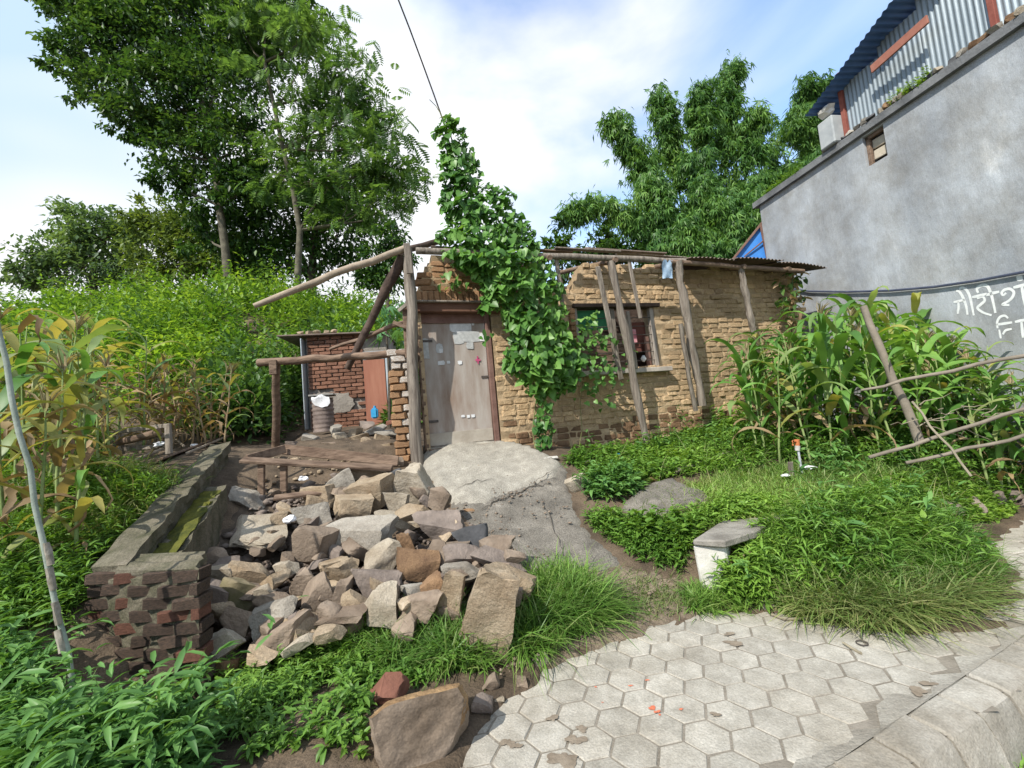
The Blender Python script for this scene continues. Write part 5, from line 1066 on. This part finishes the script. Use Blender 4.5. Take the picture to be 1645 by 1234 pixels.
tree('small_tree', 'small dark tree behind the house roof left of the bamboo', 'tree', [(975, 480), (975, 430)], .06, [(972,380,22,16),(985,400,34,18),(960,404,26,14),(1010,408,34,12),(940,410,30,10)], 12, 'deep', .18, 1.2, shell=.2)
# blurred far ridge of foliage right of the house
# ---- bamboo clump
bt = thing('bamboo_clump', 'tall plumed bamboo clump rising behind the house beside the grey building', 'bamboo', at(1160, 13, 1.4))
culm = mat('bamboo_culm', (.1, .16, .05), (.2, .26, .1), scale=6, bump=.1, var=.2, rough=.5); out = []; cp = []
PL = [([(1090,440),(1060,330),(1020,250),(985,200)],42,0),([(1110,440),(1090,300),(1070,200),(1058,150)],38,.4),([(1130,440),(1120,280),(1122,190),(1130,150)],40,-.2),([(1150,440),(1160,250),(1172,150),(1180,105)],34,.3),([(1170,440),(1190,330),(1205,240),(1208,190)],52,0),([(1190,440),(1240,320),(1280,220),(1300,150)],60,.5),
      ([(1180,440),(1230,330),(1300,260),(1335,190)],54,1.),([(1080,440),(1060,390),(1010,350),(955,328),(915,345)],24,-.6),([(1110,450),(1090,390),(1060,340),(1040,300)],50,-.5),([(1150,450),(1150,390),(1140,340),(1130,300)],60,-.7),([(1200,450),(1210,390),(1220,340),(1220,290)],60,-.6),([(1250,420),(1260,360),(1290,300),(1310,260)],50,-.2),
      ([(1080,440),(1070,420),(1060,395)],50,-.8),([(1160,440),(1165,415),(1170,390)],66,-.9),([(1120,440),(1110,400),(1100,360)],54,-.9),([(1190,420),(1195,370),(1195,330)],56,-.9),([(1225,420),(1235,390),(1245,340)],46,-.7)]
for k, (pl_, wpx, dd) in enumerate(PL):
    d = 13 + dd; pts = np.array([P(x, y, d) for x, y in pl_]); s_ = np.linspace(0, len(pts) - 1, 26); path = np.array([[np.interp(q, range(len(pts)), pts[:, j]) for j in range(3)] for q in s_])
    root = at(1150 + (k - 6) * 5, 13, 1.3); cp.append(tubeg([root, (root + pts[0]) / 2, *pts], list(np.linspace(.05, .012, len(pts) + 2)), 6))
    n = int(8.5 * wpx * len(pl_) * 4); i_ = RNG.integers(0, 26, n); taper = np.clip(1.25 - i_ / 25 * .75, .45, 1)
    nsub = 60; sub_i = RNG.integers(0, 26, nsub); sub_o = RNG.normal(0, .5, (nsub, 3)) * (wpx * d / F) * np.array([.62, .62, .5]) * np.clip(1.2 - sub_i / 25 * .7, .4, 1)[:, None]; q = RNG.integers(0, nsub, n)
    p = path[sub_i[q]] + sub_o[q] + RNG.normal(0, .14, (n, 3)); dr_ = unit(rand_dir(n) * .75 + np.array([0, 0, -.85])); Ls = RNG.uniform(.16, .3, n)
    out.append(leaves(p, dr_, Ls, Ls * .17, 'fan' if False else 'rhomb', bend=1.))
    n4 = n // 4; p2 = p[:n4] + RNG.normal(0, .05, (n4, 3)); out.append(leaves(p2, dr_[:n4], Ls[:n4] * 1.1, Ls[:n4] * .85, 'fan'))
V, Fc = merge(cp); obj('culms', V, Fc, culm, bt, True); V, Fc = cat_np(out); obj('foliage', V, Fc, LM['bamboo'], bt)

# ---- hillside shrubs: a countless mass
out = []; rs = random.Random(12)
def mound(p, r, h, n, Ls, tpl='rhomb', wr=.5):
    u = rand_dir(n, .0, 1.); rr = RNG.uniform(.72, 1.05, n)[:, None]; q = p + u * rr * np.array([r, r, h]); return leaves(q, unit(u * .8 + rand_dir(n) * .8), Ls * RNG.uniform(.6, 1.3, n), Ls * wr * RNG.uniform(.7, 1.2, n), tpl)
sets = {'hill': [], 'mid': [], 'weedy': []}
for k in range(720):
    x, y = rs.uniform(-19, .2), rs.uniform(7.6, 20)
    px = CX + F * x / y
    if px > 690 or px < -220: continue
    if y < 9.8 and 395 < px < 690: continue
    if y < 8.8 and px > 230: continue
    z = Tz(x, y); r = rs.uniform(.35, 1.0) * (1.25 if rs.random() < .15 else 1); h = r * rs.uniform(.7, 2.0)
    if y > 17 and px < 60: h *= .7
    m_ = 'hill' if rs.random() < .62 else ('mid' if rs.random() < .6 else 'weedy')
    p = np.array([x, y, z - .1]); sets[m_].append(mound(p, r, h, int(170 * r / (y / 11)), (.1 + .005 * y) * rs.uniform(.8, 1.4)))
    for _ in range(3):                                             # shoots standing out of the bush
        n = 26; f = np.linspace(.2, 1, n)[:, None]; tip = np.array([rs.uniform(-.5, .5) * r, rs.uniform(-.5, .5) * r, h + rs.uniform(.15, .55)]); q = p + tip * f + RNG.normal(0, .05, (n, 3)); sets[m_].append(leaves(q, rand_dir(n, -.3, .8), .15, .06, 'rhomb'))
for m_, nm, lb in (('hill', 'hillside_shrubbery', 'bright green shrubs and brambles covering the hillside left of the house'), ('mid', 'hillside_undergrowth', 'darker green bushes scattered through the hillside shrubs'), ('weedy', 'hillside_brambles', 'yellow-green brambles scattered through the hillside shrubs')):
    V, Fc = cat_np(sets[m_]); tag(obj(nm, V, Fc, LM[m_], None), lb, 'shrubs', kind='stuff')
out = []
for px, d, z0, r, h in [(395,7.4,1.5,.55,1.0),(360,7.8,1.6,.6,1.25),(415,8.4,1.7,.7,1.3),(440,9.2,1.8,.8,1.6),(390,9,1.9,.8,1.7),(470,9.8,1.9,.8,1.9),(520,10.2,2.0,.8,2.0),(560,10.4,2.0,.8,2.0),(600,10.4,2.0,.8,1.9),(640,10.3,2.0,.8,1.8),(660,9.4,1.6,.5,1.3),(430,7.7,1.9,.35,.7),(330,8.0,1.7,.6,1.0),(625,9.2,1.5,.35,.7),(640,8.7,1.5,.3,.5)]:
    p = at(px, d, z0); out.append(mound(p, r, h, int(900 * r), .15)); out.append(mound(p + np.array([0, -.1, h * .3]), r * .8, h * .8, int(500 * r), .15))
V, Fc = cat_np(out); tag(obj('yard_bushes', V, Fc, LM['mid'], None), 'dark green bushes overhanging the yard around the brick outhouse', 'bushes', kind='stuff')
# broad-leaved shrub behind the beam
cs = thing('broad_leaved_shrub', 'shrub with large hand-shaped blue-green leaves behind the porch beam', 'shrub', at(625, 8.0, 1.5)); rs = random.Random(4); lf_ = leafmat('palm_leaf', [(.07, .18, .07), (.11, .26, .1)], .35)
tube('stem', [at(625, 8.0, 1.4), P(625, 600, 8.0), P(620, 520, 8.0)], [.03, .025, .015], bark, cs, 6)
for k in range(18):
    c = P(rs.uniform(592, 655), rs.uniform(478, 565), 8.0 + rs.uniform(-.3, .3)); a = rs.uniform(0, 6.28); dr_ = np.array([[math.cos(a), math.sin(a) * .6 - .4, -.35]]); V, Fc = leaves(c[None], dr_, .34, .32, 'fan'); obj('leaf', V, Fc, lf_, cs)

# ---- corn
def cornleaf(seed, m, dry=0.):
    rs = random.Random(seed); Lf = rs.uniform(.6, .85); el = math.radians(rs.uniform(48, 72)) * (1 - .3 * dry); dp = rs.uniform(2.0, 3.2) + dry * 1.2; Wf = rs.uniform(.03, .042) * (1 - .25 * dry); n = 11; V = []; x = z = 0.; a = el; tw = rs.uniform(-1., 1.) * (1 + 1.5 * dry); yb = 0.
    for i in range(n + 1):
        t = i / n; wv = Wf * (math.sin(math.pi * min(t * .93 + .1, 1)) ** .6) * (1 if i < n else .05); cx = math.cos(tw * t); sx = math.sin(tw * t); rip = .006 * math.sin(t * 19 + seed)
        for s in (-1, 0, 1): V.append((x - sx * s * wv * .4, yb + s * wv * cx, z + (.012 * abs(s)) + s * wv * sx * .6 + rip * s))
        x += Lf / n * math.cos(a); z += Lf / n * math.sin(a); a -= dp / n * (.35 + 1.3 * t); yb += rs.uniform(-.008, .008) * (1 + 2 * dry)
    Fc = [(i * 3 + j, i * 3 + j + 1, i * 3 + j + 4, i * 3 + j + 3) for i in range(n) for j in (0, 1)]
    return mesh('leaf', V, Fc, m, True)
CL = {k: [cornleaf(i + 10 * q, LM[k], 1. if k in ('cornd', 'cornr') else .15) for i in range(7)] for q, k in enumerate(('corn', 'corny', 'cornd', 'cornr', 'cornp'))}
stg = mat('corn_stalk', (.13, .2, .06), (.25, .3, .12), scale=8, bump=.2, var=.15); std = mat('dry_corn_stalk', (.2, .14, .08), (.33, .26, .16), scale=8, bump=.2, var=.15)
tas = leafmat('corn_tassel', [(.3, .24, .13), (.4, .33, .2), (.28, .27, .12)], .3)
def stalkmesh(m, seed): V, Fc = tubeg(wavy((0, 0, 0), (0, 0, 1), 6, .012, seed), [.016, .014, .012, .01, .008, .004], 6); return mesh('stalk', V, Fc, m, True)
SM = {0: [stalkmesh(stg, i) for i in range(3)], 1: [stalkmesh(std, i) for i in range(3)]}
_tv = []
rs = random.Random(2)
for k in range(9): a = rs.uniform(0, 6.28); q = rs.uniform(.1, .45); _tv.append((np.array([0, 0, 0.]), np.array([math.cos(a) * q, math.sin(a) * q, 1])))
TV, TF = leaves(np.array([a for a, b in _tv]), np.array([b for a, b in _tv]), .24, .013, 'lance'); TM = mesh('tassel', TV, TF, tas)
def corn(px, d, h, pal, label, group, dry, seed, lean=0., nl=9, tassel=True, base=None):
    rs = random.Random(seed); b = at(px, d, 0) if base is None else np.array(base, float); b[2] = Tz(b[0], b[1]) - .03; t = thing('corn_plant', label, 'corn plant', b, group); la = rs.uniform(0, 6.28); ln = lean + rs.uniform(0, .1)
    Rb = Matrix.Translation([float(v) for v in b]) @ Matrix.Rotation(ln, 4, Vector((math.cos(la), math.sin(la), 0)))
    link('stalk', SM[1 if dry > .5 else 0][seed % 3], t, Rb @ Matrix.Diagonal((1, 1, h, 1)))
    if tassel: link('tassel', TM, t, Rb @ Matrix.Translation((0, 0, h * .97)) @ Matrix.Rotation(la, 4, 'Z'))
    az = rs.uniform(0, 6.28)
    for i in range(nl):
        f = .16 + .78 * i / (nl - 1); k = pal(f, rs); s = (.75 + .5 * math.sin(math.pi * f)) * rs.uniform(.8, 1.15) * min(h / 1.7, 1.15); az += math.pi + rs.uniform(-.5, .5)
        link('leaf', CL[k][rs.randrange(7)], t, Rb @ Matrix.Translation((0, 0, f * h)) @ Matrix.Rotation(az, 4, 'Z') @ Matrix.Diagonal((s, s * rs.uniform(1.1, 1.6), s, 1)))
def pal_green(f, rs): return 'cornd' if f < .28 and rs.random() < .6 else ('cornp' if rs.random() < .15 else ('corny' if rs.random() < .05 else 'corn'))
def pal_left(f, rs):
    if f < .5: return rs.choice(['cornd', 'cornd', 'cornr', 'corny', 'cornp'])
    return rs.choice(['cornp', 'corn', 'corny', 'cornp', 'cornd', 'corny'])
def pal_dry(f, rs): return rs.choice(['cornd', 'cornd', 'cornd', 'cornp', 'corny'])
rs = random.Random(15)
for k, (px, d, h) in enumerate([(-40,3.5,1.75),(10,3.4,1.7),(45,3.7,1.8),(85,3.5,1.5),(120,3.9,1.6),(15,4.2,1.9),(70,4.3,1.75),(160,4.2,1.3),(130,4.6,1.5),(-20,4.6,1.9),(40,5.0,1.9),(95,5.0,1.7),(175,4.9,1.25),(150,5.4,1.4),(20,5.7,1.9),(80,5.8,1.8),(-60,4.2,1.8),(110,3.3,1.1),(60,3.1,1.3),(195,5.4,1.2),(-70,5.0,1.9),(125,6.0,1.6),(0,3.0,1.5)]):
    corn(px, d, h, pal_left, 'half-dried yellowing corn plant in the patch at the left edge', 'corn of the left patch', .3, 30 + k, .05, 9, k % 3 == 0)
for k in range(12):
    corn(0, 0, rs.uniform(1.5, 1.9), pal_left, 'half-dried yellowing corn plant in the patch at the left edge', 'corn of the left patch', .3, 300 + k, .05, 8, k % 3 == 0, (rs.uniform(-7.2, -4.6), rs.uniform(3.4, 6.2), 0))
for k in range(17):
    px = 235 + (k % 9) * 15 + rs.uniform(-6, 6); d = 6.3 + (k // 9) * .5 + rs.uniform(-.2, .2); corn(px, d, rs.uniform(.95, 1.25), pal_dry, 'withered tan corn plant in the row under the hillside shrubs', 'withered corn row', 1., 80 + k, .1, 9, k % 2 == 0)
for k in range(70):
    px = 1215 + (k % 14) * 34 + rs.uniform(-14, 14); d = 5.3 + (k // 14) * .42 + rs.uniform(-.2, .2) + (.3 if px < 1280 else 0)
    corn(px, d, rs.uniform(1.45, 1.95) * (.9 if px < 1300 else (.78 if px > 1490 else 1.)), pal_green, 'green corn plant in the dense stand before the grey wall', 'corn of the right patch', 0., 120 + k, .06, 10, k % 3 == 0)

for k in range(16): corn(rs.uniform(1480, 1700), rs.uniform(5.0, 5.8), rs.uniform(1.1, 1.4), pal_green, 'green corn plant in the dense stand before the grey wall', 'corn of the right patch', 0., 400 + k, .06, 10, k % 3 == 0)

# ---- climbing vine over the house front
vn = thing('climbing_vine', 'dense leafy climbing vine tumbling over the house front beside the door', 'vine', G(872, 735))
OUT = np.array([(706,195),(722,182),(745,205),(756,235),(768,262),(775,285),(800,300),(828,310),(820,325),(842,350),(858,375),(868,400),(880,420),(890,440),(905,462),(900,480),(912,500),(908,520),(922,540),(935,565),(935,600),(920,625),(905,632),(892,640),(885,660),(890,690),(880,722),(865,735),(855,728),(862,700),(858,670),(868,645),(845,628),(830,600),(812,600),(808,572),(820,545),(812,520),(800,495),(782,505),(765,500),(775,480),(770,455),(752,440),(728,420),(708,398),(702,380),(715,352),(705,320),(712,300),(700,262),(712,240),(696,215)], float)
n = 6000; q = RNG.uniform((690, 180), (940, 738), (n * 3, 2)); q = q[in_poly(q[:, 0], q[:, 1], OUT)][:3200]
depth_in = np.array([min(math.hypot(*(p - o)) for o in OUT) for p in q]); thick = np.clip(depth_in / 60, .12, 1)
LV = []
for (x, y), th in zip(q, thick):
    b = WP(x, max(y, 405), .3)[1] if y > 400 else 6.0 + (x - 700) * .0023
    LV.append((x, y, b - .12 - RNG.uniform(-.1, 1.) * .5 * th, th))
for k in range(150):
    x, y = RNG.normal(962, 20), RNG.normal(585, 32)
    if y > 500: LV.append((x, y, WP(x, y, RNG.uniform(.1, .45))[1], .4))
for k in range(40): x = RNG.uniform(925, 975); y = RNG.uniform(500, 560); LV.append((x, y, WP(x, y, .4)[1], .3))
for k in range(20): x = RNG.uniform(700, 760); y = RNG.uniform(405, 475); LV.append((x, y, WP(x, y, .1)[1], .3))
for (x, y) in [(775, 533), (770, 542), (782, 540), (778, 549), (790, 536)]: LV.append((x, y, WP(x, y, .3)[1], .3))
LV.sort(key=lambda v: v[2]); me_l = []
tv, tfc = TPL['heart']
for i in range(5):
    r_ = random.Random(i); me_l.append(mesh('leaf', [(u * (1 + r_.uniform(-.06, .06)), v * .92 * (1 + r_.uniform(-.08, .08)), w_ * r_.uniform(.7, 1.4)) for u, v, w_ in tv], tfc, LM['vine']))
rp, rd, rl = [], [], []
for k, (x, y, d, th) in enumerate(LV):
    p = P(x, y, d); Lf = (RNG.uniform(.055, .15) if th > .2 else RNG.uniform(.05, .115)) * (.7 if y > 630 or x > 935 else 1.); dr_ = unit(np.array([RNG.normal(0, .55), -.55 + RNG.normal(0, .35), -.75 + RNG.normal(0, .4)])); nup = unit(np.array([RNG.normal(-.2, .5), -.7 + RNG.normal(0, .4), .9]))
    if k < 298:
        sd_ = unit(np.cross(nup, dr_)); nn = np.cross(dr_, sd_); M = Matrix([[float(dr_[i] * Lf), float(sd_[i] * Lf), float(nn[i] * Lf), float(p[i])] for i in range(3)] + [[0, 0, 0, 1]]); link('leaf', me_l[k % 5], vn, M)
    else: rp.append(p); rd.append((dr_, nup)); rl.append(Lf)
V, Fc = leaves(np.array(rp), np.array([a for a, b in rd]), np.array(rl), np.array(rl) * .92, 'heart', np.array([b for a, b in rd])); tag(obj('inner_leaves', V, Fc, LM['vine'], vn), kind='stuff')
vst = mat('vine_stem', (.12, .13, .05), (.24, .24, .1), bump=.3, var=.1); rs = random.Random(3)
for k, pl_ in enumerate([[(872,735),(868,690),(874,650),(860,600),(850,540),(820,450),(780,380),(750,320),(735,260),(718,195)], [(862,735),(855,690),(862,640),(845,560)], [(880,735),(884,690),(876,640),(885,560),(850,480),(790,350)], [(868,730),(880,680),(870,620)], [(930,720),(935,690),(932,650),(938,600)], [(785,460),(795,485),(815,490),(830,478),(836,455),(828,440)], [(718,200),(700,170),(690,160)], [(706,190),(716,185),(728,195),(745,250)]]):
    tube('stem', [P(x, y, (WP(x, y, .25)[1] if y > 400 else 5.95 + (x - 700) * .0023) - rs.uniform(0, .12)) for x, y in pl_], .009 if k < 4 else .005, vst, vn, 6, .1, k)
# creeper on the right corner of the house
cr_ = thing('corner_creeper', 'half-dried creeper hanging on the right corner of the mud house', 'creeper', WP(1272, 560, .1)); rp = []; 
for k in range(170): rp.append(WP(1272 + RNG.normal(0, 12), RNG.uniform(430, 525), RNG.uniform(.05, .4)))
rp = np.array(rp); V, Fc = leaves(rp[:110], rand_dir(110, -1, .3), .11, .07, 'heart'); obj('foliage', V, Fc, LM['mid'], cr_); V, Fc = leaves(rp[110:], rand_dir(60, -1, .0), .16, .06, 'lance'); obj('dry_leaves', V, Fc, LM['cornd'], cr_)
tube('stem', [WP(1275, 560, .1), WP(1268, 500, .15), WP(1275, 435, .2)], .01, vst, cr_, 6)

# ---- weeds and grass, countless
def grass(name, label, pts, L_, W_, lm, lean=.5, bend=1.2, kind='stuff', per=1, spread=.05):
    n = len(pts); p = np.repeat(pts, per, 0); m = len(p); p = p + np.c_[RNG.normal(0, spread, (m, 2)), np.zeros(m)]; p[:, 2] = T(p[:, 0], p[:, 1]) - .01
    g = np.repeat(RNG.normal(0, .45, (n, 2)), per, 0) + RNG.normal(0, lean, (m, 2)); dr_ = np.c_[g, np.ones(m)]; Ls = L_ * RNG.uniform(.45, 1.25, m)
    V, Fc = leaves(p, dr_, Ls, W_ * RNG.uniform(.6, 1.3, m), 'blade', unit(np.c_[-g * 1., np.ones(m) * .2] + RNG.normal(0, .3, (m, 3))), bend * RNG.uniform(.4, 2.2, m)); return tag(obj(name, V, Fc, LM[lm], None), label, 'grass', kind=kind)
def weeds(name, label, pts, h, Lf, wr, nl, lm, tpl='lance', cat='weeds', droop=.1, stems=True):
    wbl = wob(pts[:, 0] * .45 + 3, pts[:, 1] * .5) + .5 * wob(pts[:, 0] * 1.1, pts[:, 1] * 1.2); pts = pts[wbl + RNG.uniform(0, .9, len(pts)) > -.15]; wbl = wob(pts[:, 0] * .45 + 3, pts[:, 1] * .5)
    n = len(pts); hh = h * RNG.uniform(.35, 1.15, n) * (1 + .45 * wbl) * np.where(RNG.random(n) < .05, 1.5, 1); ln = RNG.normal(0, .35, (n, 2)); k = np.repeat(np.arange(n), nl); f = RNG.uniform(.15, 1., len(k)); p = pts[k].copy(); p[:, :2] += ln[k] * (hh[k] * f)[:, None] * f[:, None]; p[:, 2] += hh[k] * f
    a = RNG.uniform(0, 2 * math.pi, len(k)); dr_ = np.c_[np.cos(a), np.sin(a), RNG.normal(.35, .35, len(k)) - droop + f * .25]; Ls = Lf * RNG.uniform(.5, 1.2, len(k)) * (1.15 - .4 * f)
    lst = [leaves(p, dr_, Ls, Ls * wr, tpl, bend=RNG.uniform(.5, 1.6, len(k)))]
    if stems:
        top = np.c_[ln, np.ones(n)]; lst.append(leaves(pts - [0, 0, .02], top, hh * 1.02, .006, 'lance', bend=.3))
    V, Fc = cat_np(lst); return tag(obj(name, V, Fc, LM[lm], None), label, cat, kind='stuff')
# bank under the heap
weeds('bank_weeds', 'low creeping weeds on the earth bank under the stone heap', in_px([(330,1075),(430,1060),(560,1030),(700,1010),(780,1060),(700,1110),(600,1110),(520,1110),(420,1180),(330,1225)], 900), .13, .075, .26, 9, 'weed')
grass('bank_grass', 'lush green grass overhanging the bank at the heap foot', in_px([(480,1035),(620,1010),(740,995),(790,1055),(760,1090),(640,1090),(520,1075)], 420), .26, .011, 'grass', .5, 1.3, per=11, spread=.03)
grass('tuft_grass', 'long flattened grass tuft between the heap and the paving', in_px([(845,945),(925,925),(968,965),(985,1010),(910,1035),(850,1070),(815,1060)], 330), .32, .009, 'grass', .5, 1.4, per=16, spread=.035)
weeds('bank_herbs', 'bright young leaves on the soil below the bank grass', in_px([(350,1234),(420,1190),(560,1160),(600,1180),(590,1234)], 60), .07, .05, .55, 7, 'weedy', 'heart')
# left foreground
weeds('foreground_weeds', 'tall narrow-leaved weeds in the lower left foreground', in_px([(-60,1300),(-60,1070),(40,1085),(110,1160),(210,1215),(310,1235),(330,1290),(200,1330),(0,1330)], 520), .33, .15, .23, 17, 'weedl')
weeds('wall_side_weeds', 'dense green weeds between the left corn and the low wall', in_px([(-60,1050),(-60,800),(60,770),(190,785),(290,800),(250,860),(150,910),(140,1050)], 1600), .27, .1, .2, 14, 'weed')
grass('corn_edge_grass', 'mixed grass along the low wall and under the left corn', in_px([(-60,860),(-20,780),(90,740),(190,762),(290,775),(250,850),(160,890),(60,960)], 1300), .3, .01, 'drygrass', .6, 1.3, per=9)
weeds('corn_floor_weeds', 'weeds under the left corn plants', in_px([(-80,780),(-60,700),(120,690),(180,690),(175,735),(120,760)], 700), .25, .1, .3, 10, 'hill')
grass('far_edge_grass', 'green grass by the withered corn row', in_px([(260,685),(380,655),(400,680),(340,695)], 240), .2, .012, 'grass', .5, 1.1, per=8)
tw_ = [(300, 1160), (330, 1090), (285, 1210)]
for k, (x, y) in enumerate(tw_):
    g = G(x, y) + np.array([0, -.15, 0]); g[2] = Tz(g[0], g[1]); t = thing('leafy_weed', ['single broad-leaved weed against the brick wall end', 'pale broad-leaved weed growing between wall and heap', 'broad-leaved weed at the foot of the brick wall end'][k], 'weed', g); top = g + np.array([.03, 0, .34]); tube('stem', [g, (g + top) / 2 + [.01, 0, 0], top], .006, vst, t, 6); rs = random.Random(k)
    for j in range(12): f = .35 + .65 * j / 11; a = j * 2.4; V, Fc = leaves((g + (top - g) * f)[None], np.array([[math.cos(a), math.sin(a), .25]]), .13 * (1.2 - .4 * f), .05, 'lance'); obj('leaf', V, Fc, LM['weed'], t)
# right side
weeds('mound_weeds', 'thick narrow-leaved weeds on the grassy mound by the white block', in_px([(1165,975),(1180,900),(1230,860),(1330,820),(1450,830),(1560,880),(1610,930),(1560,965),(1450,975),(1330,985),(1250,985)], 800), .27, .13, .15, 13, 'weed')
grass('mound_grass', 'pale long grass along the paving edge of the mound', in_px([(1230,985),(1330,960),(1450,965),(1560,950),(1620,930),(1560,985),(1450,1010),(1380,1010),(1290,995)], 520), .3, .009, 'drygrass', .55, 1.4, per=11, spread=.04)
weeds('slope_weeds', 'low weeds covering the slope between slab and house', in_px([(905,740),(960,725),(1100,700),(1200,690),(1260,720),(1240,760),(1100,770),(1010,790),(940,790)], 1900), .16, .08, .4, 11, 'weed')
weeds('ramp_side_weeds', 'green weeds between the ramp and the white block', in_px([(935,830),(1000,835),(1080,835),(1160,815),(1240,800),(1260,840),(1130,865),(1105,930),(1060,930),(1000,890),(955,860)], 800), .12, .07, .32, 11, 'weed')
weeds('slab_bush', 'leafy clump of weeds growing at the left of the concrete slab', in_px([(930,800),(950,780),(1010,775),(1040,790),(1020,805),(960,812)], 110), .26, .11, .4, 18, 'weedl', 'lance')
grass('mound_blades', 'long grass blades rising through the mound weeds', in_px([(1190,960),(1230,870),(1330,830),(1450,840),(1560,890),(1600,930),(1500,965),(1330,975)], 1500), .27, .009, 'grass', .55, 1.3, per=7, spread=.04)
grass('block_grass', 'grass tufts around the foot of the white block', in_px([(1098,955),(1120,950),(1200,955),(1210,985),(1150,992),(1105,985)], 150), .17, .008, 'grass', .5, 1.2, per=8, spread=.02)
weeds('block_weeds', 'narrow-leaved weeds pressed against the infill stones of the white block', in_px([(1165,985),(1175,950),(1230,930),(1260,960),(1240,985)], 160), .3, .12, .2, 14, 'weed')
grass('slope_grass', 'short bright grass between the weeds of the right slope', in_px([(945,850),(1010,835),(1110,770),(1230,750),(1420,750),(1560,780),(1500,870),(1300,900),(1200,880),(1105,930),(1010,900)], 1300), .12, .007, 'drygrass', .6, 1.2, per=8, spread=.05)
grass('yard_grass', 'short grass of the yard around the standpipe', in_px([(1080,800),(1140,770),(1250,750),(1400,745),(1560,760),(1600,800),(1480,830),(1300,830),(1150,820)], 1500), .12, .008, 'grass', .5, 1.2, per=10)
weeds('fence_weeds', 'mixed weeds under the pole fence and corn', in_px([(1180,720),(1250,690),(1400,700),(1660,690),(1700,800),(1560,810),(1420,760),(1260,750)], 1800), .3, .1, .3, 12, 'weed')
weeds('moss_bank_weeds', 'yellow-green creeping plants on the right bank', in_px([(1400,780),(1500,770),(1620,780),(1640,830),(1540,850),(1430,830)], 900), .1, .06, .6, 10, 'weedy', 'heart')
grass('dirt_edge_grass', 'sparse short grass on the dirt between ramp and paving', in_px([(960,985),(1010,930),(1090,930),(1130,960),(1110,985),(1050,1000),(980,1020)], 340), .09, .006, 'drygrass', .6, 1., per=7, spread=.04)
grass('kerb_grass', 'green tufts in the drain below the kerb', np.array([[*(K0 + KD * t + KN * RNG.uniform(.26, .6)), 0] for t in RNG.uniform(.3, 3.5, 260)]), .12, .008, 'grass', .5, 1.2, per=8, spread=.03)
weeds('house_foot_weeds', 'weeds at the foot of the mud wall', in_px([(1110,690),(1190,672),(1230,690),(1160,710)], 200), .42, .12, .5, 14, 'weed', 'heart')
lp = np.array([GW(s, GT + .12, RNG.uniform(.0, .06)) for s in list(RNG.uniform(2.9, 3.5, 50)) + list(RNG.uniform(4.7, 5.2, 50)) + list(RNG.uniform(.2, 1.2, 60))])
weeds('ledge_weeds', 'yellow-green weeds sprouting on the roof ledge of the grey building', lp, .16, .06, .4, 9, 'weedy')

# accents that break the carpet: taller herbs, seed heads, straw
weeds('tall_herbs', 'scattered taller herbs rising above the right slope weeds', np.vstack([in_px([(1180,970),(1230,870),(1330,820),(1560,860),(1620,930),(1400,990)], 50), in_px([(920,735),(1200,690),(1260,720),(1010,750)], 50), in_px([(1290,740),(1640,760),(1600,800),(1320,790)], 40)]), .4, .14, .3, 13, 'weedl')
grass('straw', 'dry straw stems and seed heads standing in the right slope weeds', np.vstack([in_px([(1180,970),(1230,870),(1330,820),(1560,860),(1620,930),(1400,990)], 160), in_px([(920,745),(1260,700),(1560,750),(1500,840),(1100,830),(960,860)], 260)]), .42, .006, 'drygrass', .4, .8, per=2)
weeds('yellow_herbs', 'low yellow-green herbs between the right slope weeds', np.vstack([in_px([(1190,960),(1240,880),(1330,830),(1560,880),(1600,930),(1400,980)], 160), in_px([(950,850),(1100,845),(1130,880),(1090,920)], 100), in_px([(910,745),(1200,690),(1260,740),(1000,790)], 160)]), .2, .09, .55, 8, 'weedy', 'heart')
weeds('bank_tufts', 'mixed herbs on the bank beside the large boulder', in_px([(380,1234),(430,1150),(560,1110),(610,1120),(590,1200),(480,1240)], 130, soft=.1), .12, .07, .35, 9, 'weed')

q = RNG.uniform((-8.5, 1.4), (-2.9, 7.6), (2600, 2)); q = q[(q[:, 0] < -1.22 * q[:, 1] + .2)]
weeds('field_weeds', 'green weeds continuing along the left field edge', np.c_[q, T(q[:, 0], q[:, 1])], .3, .11, .24, 11, 'weed')
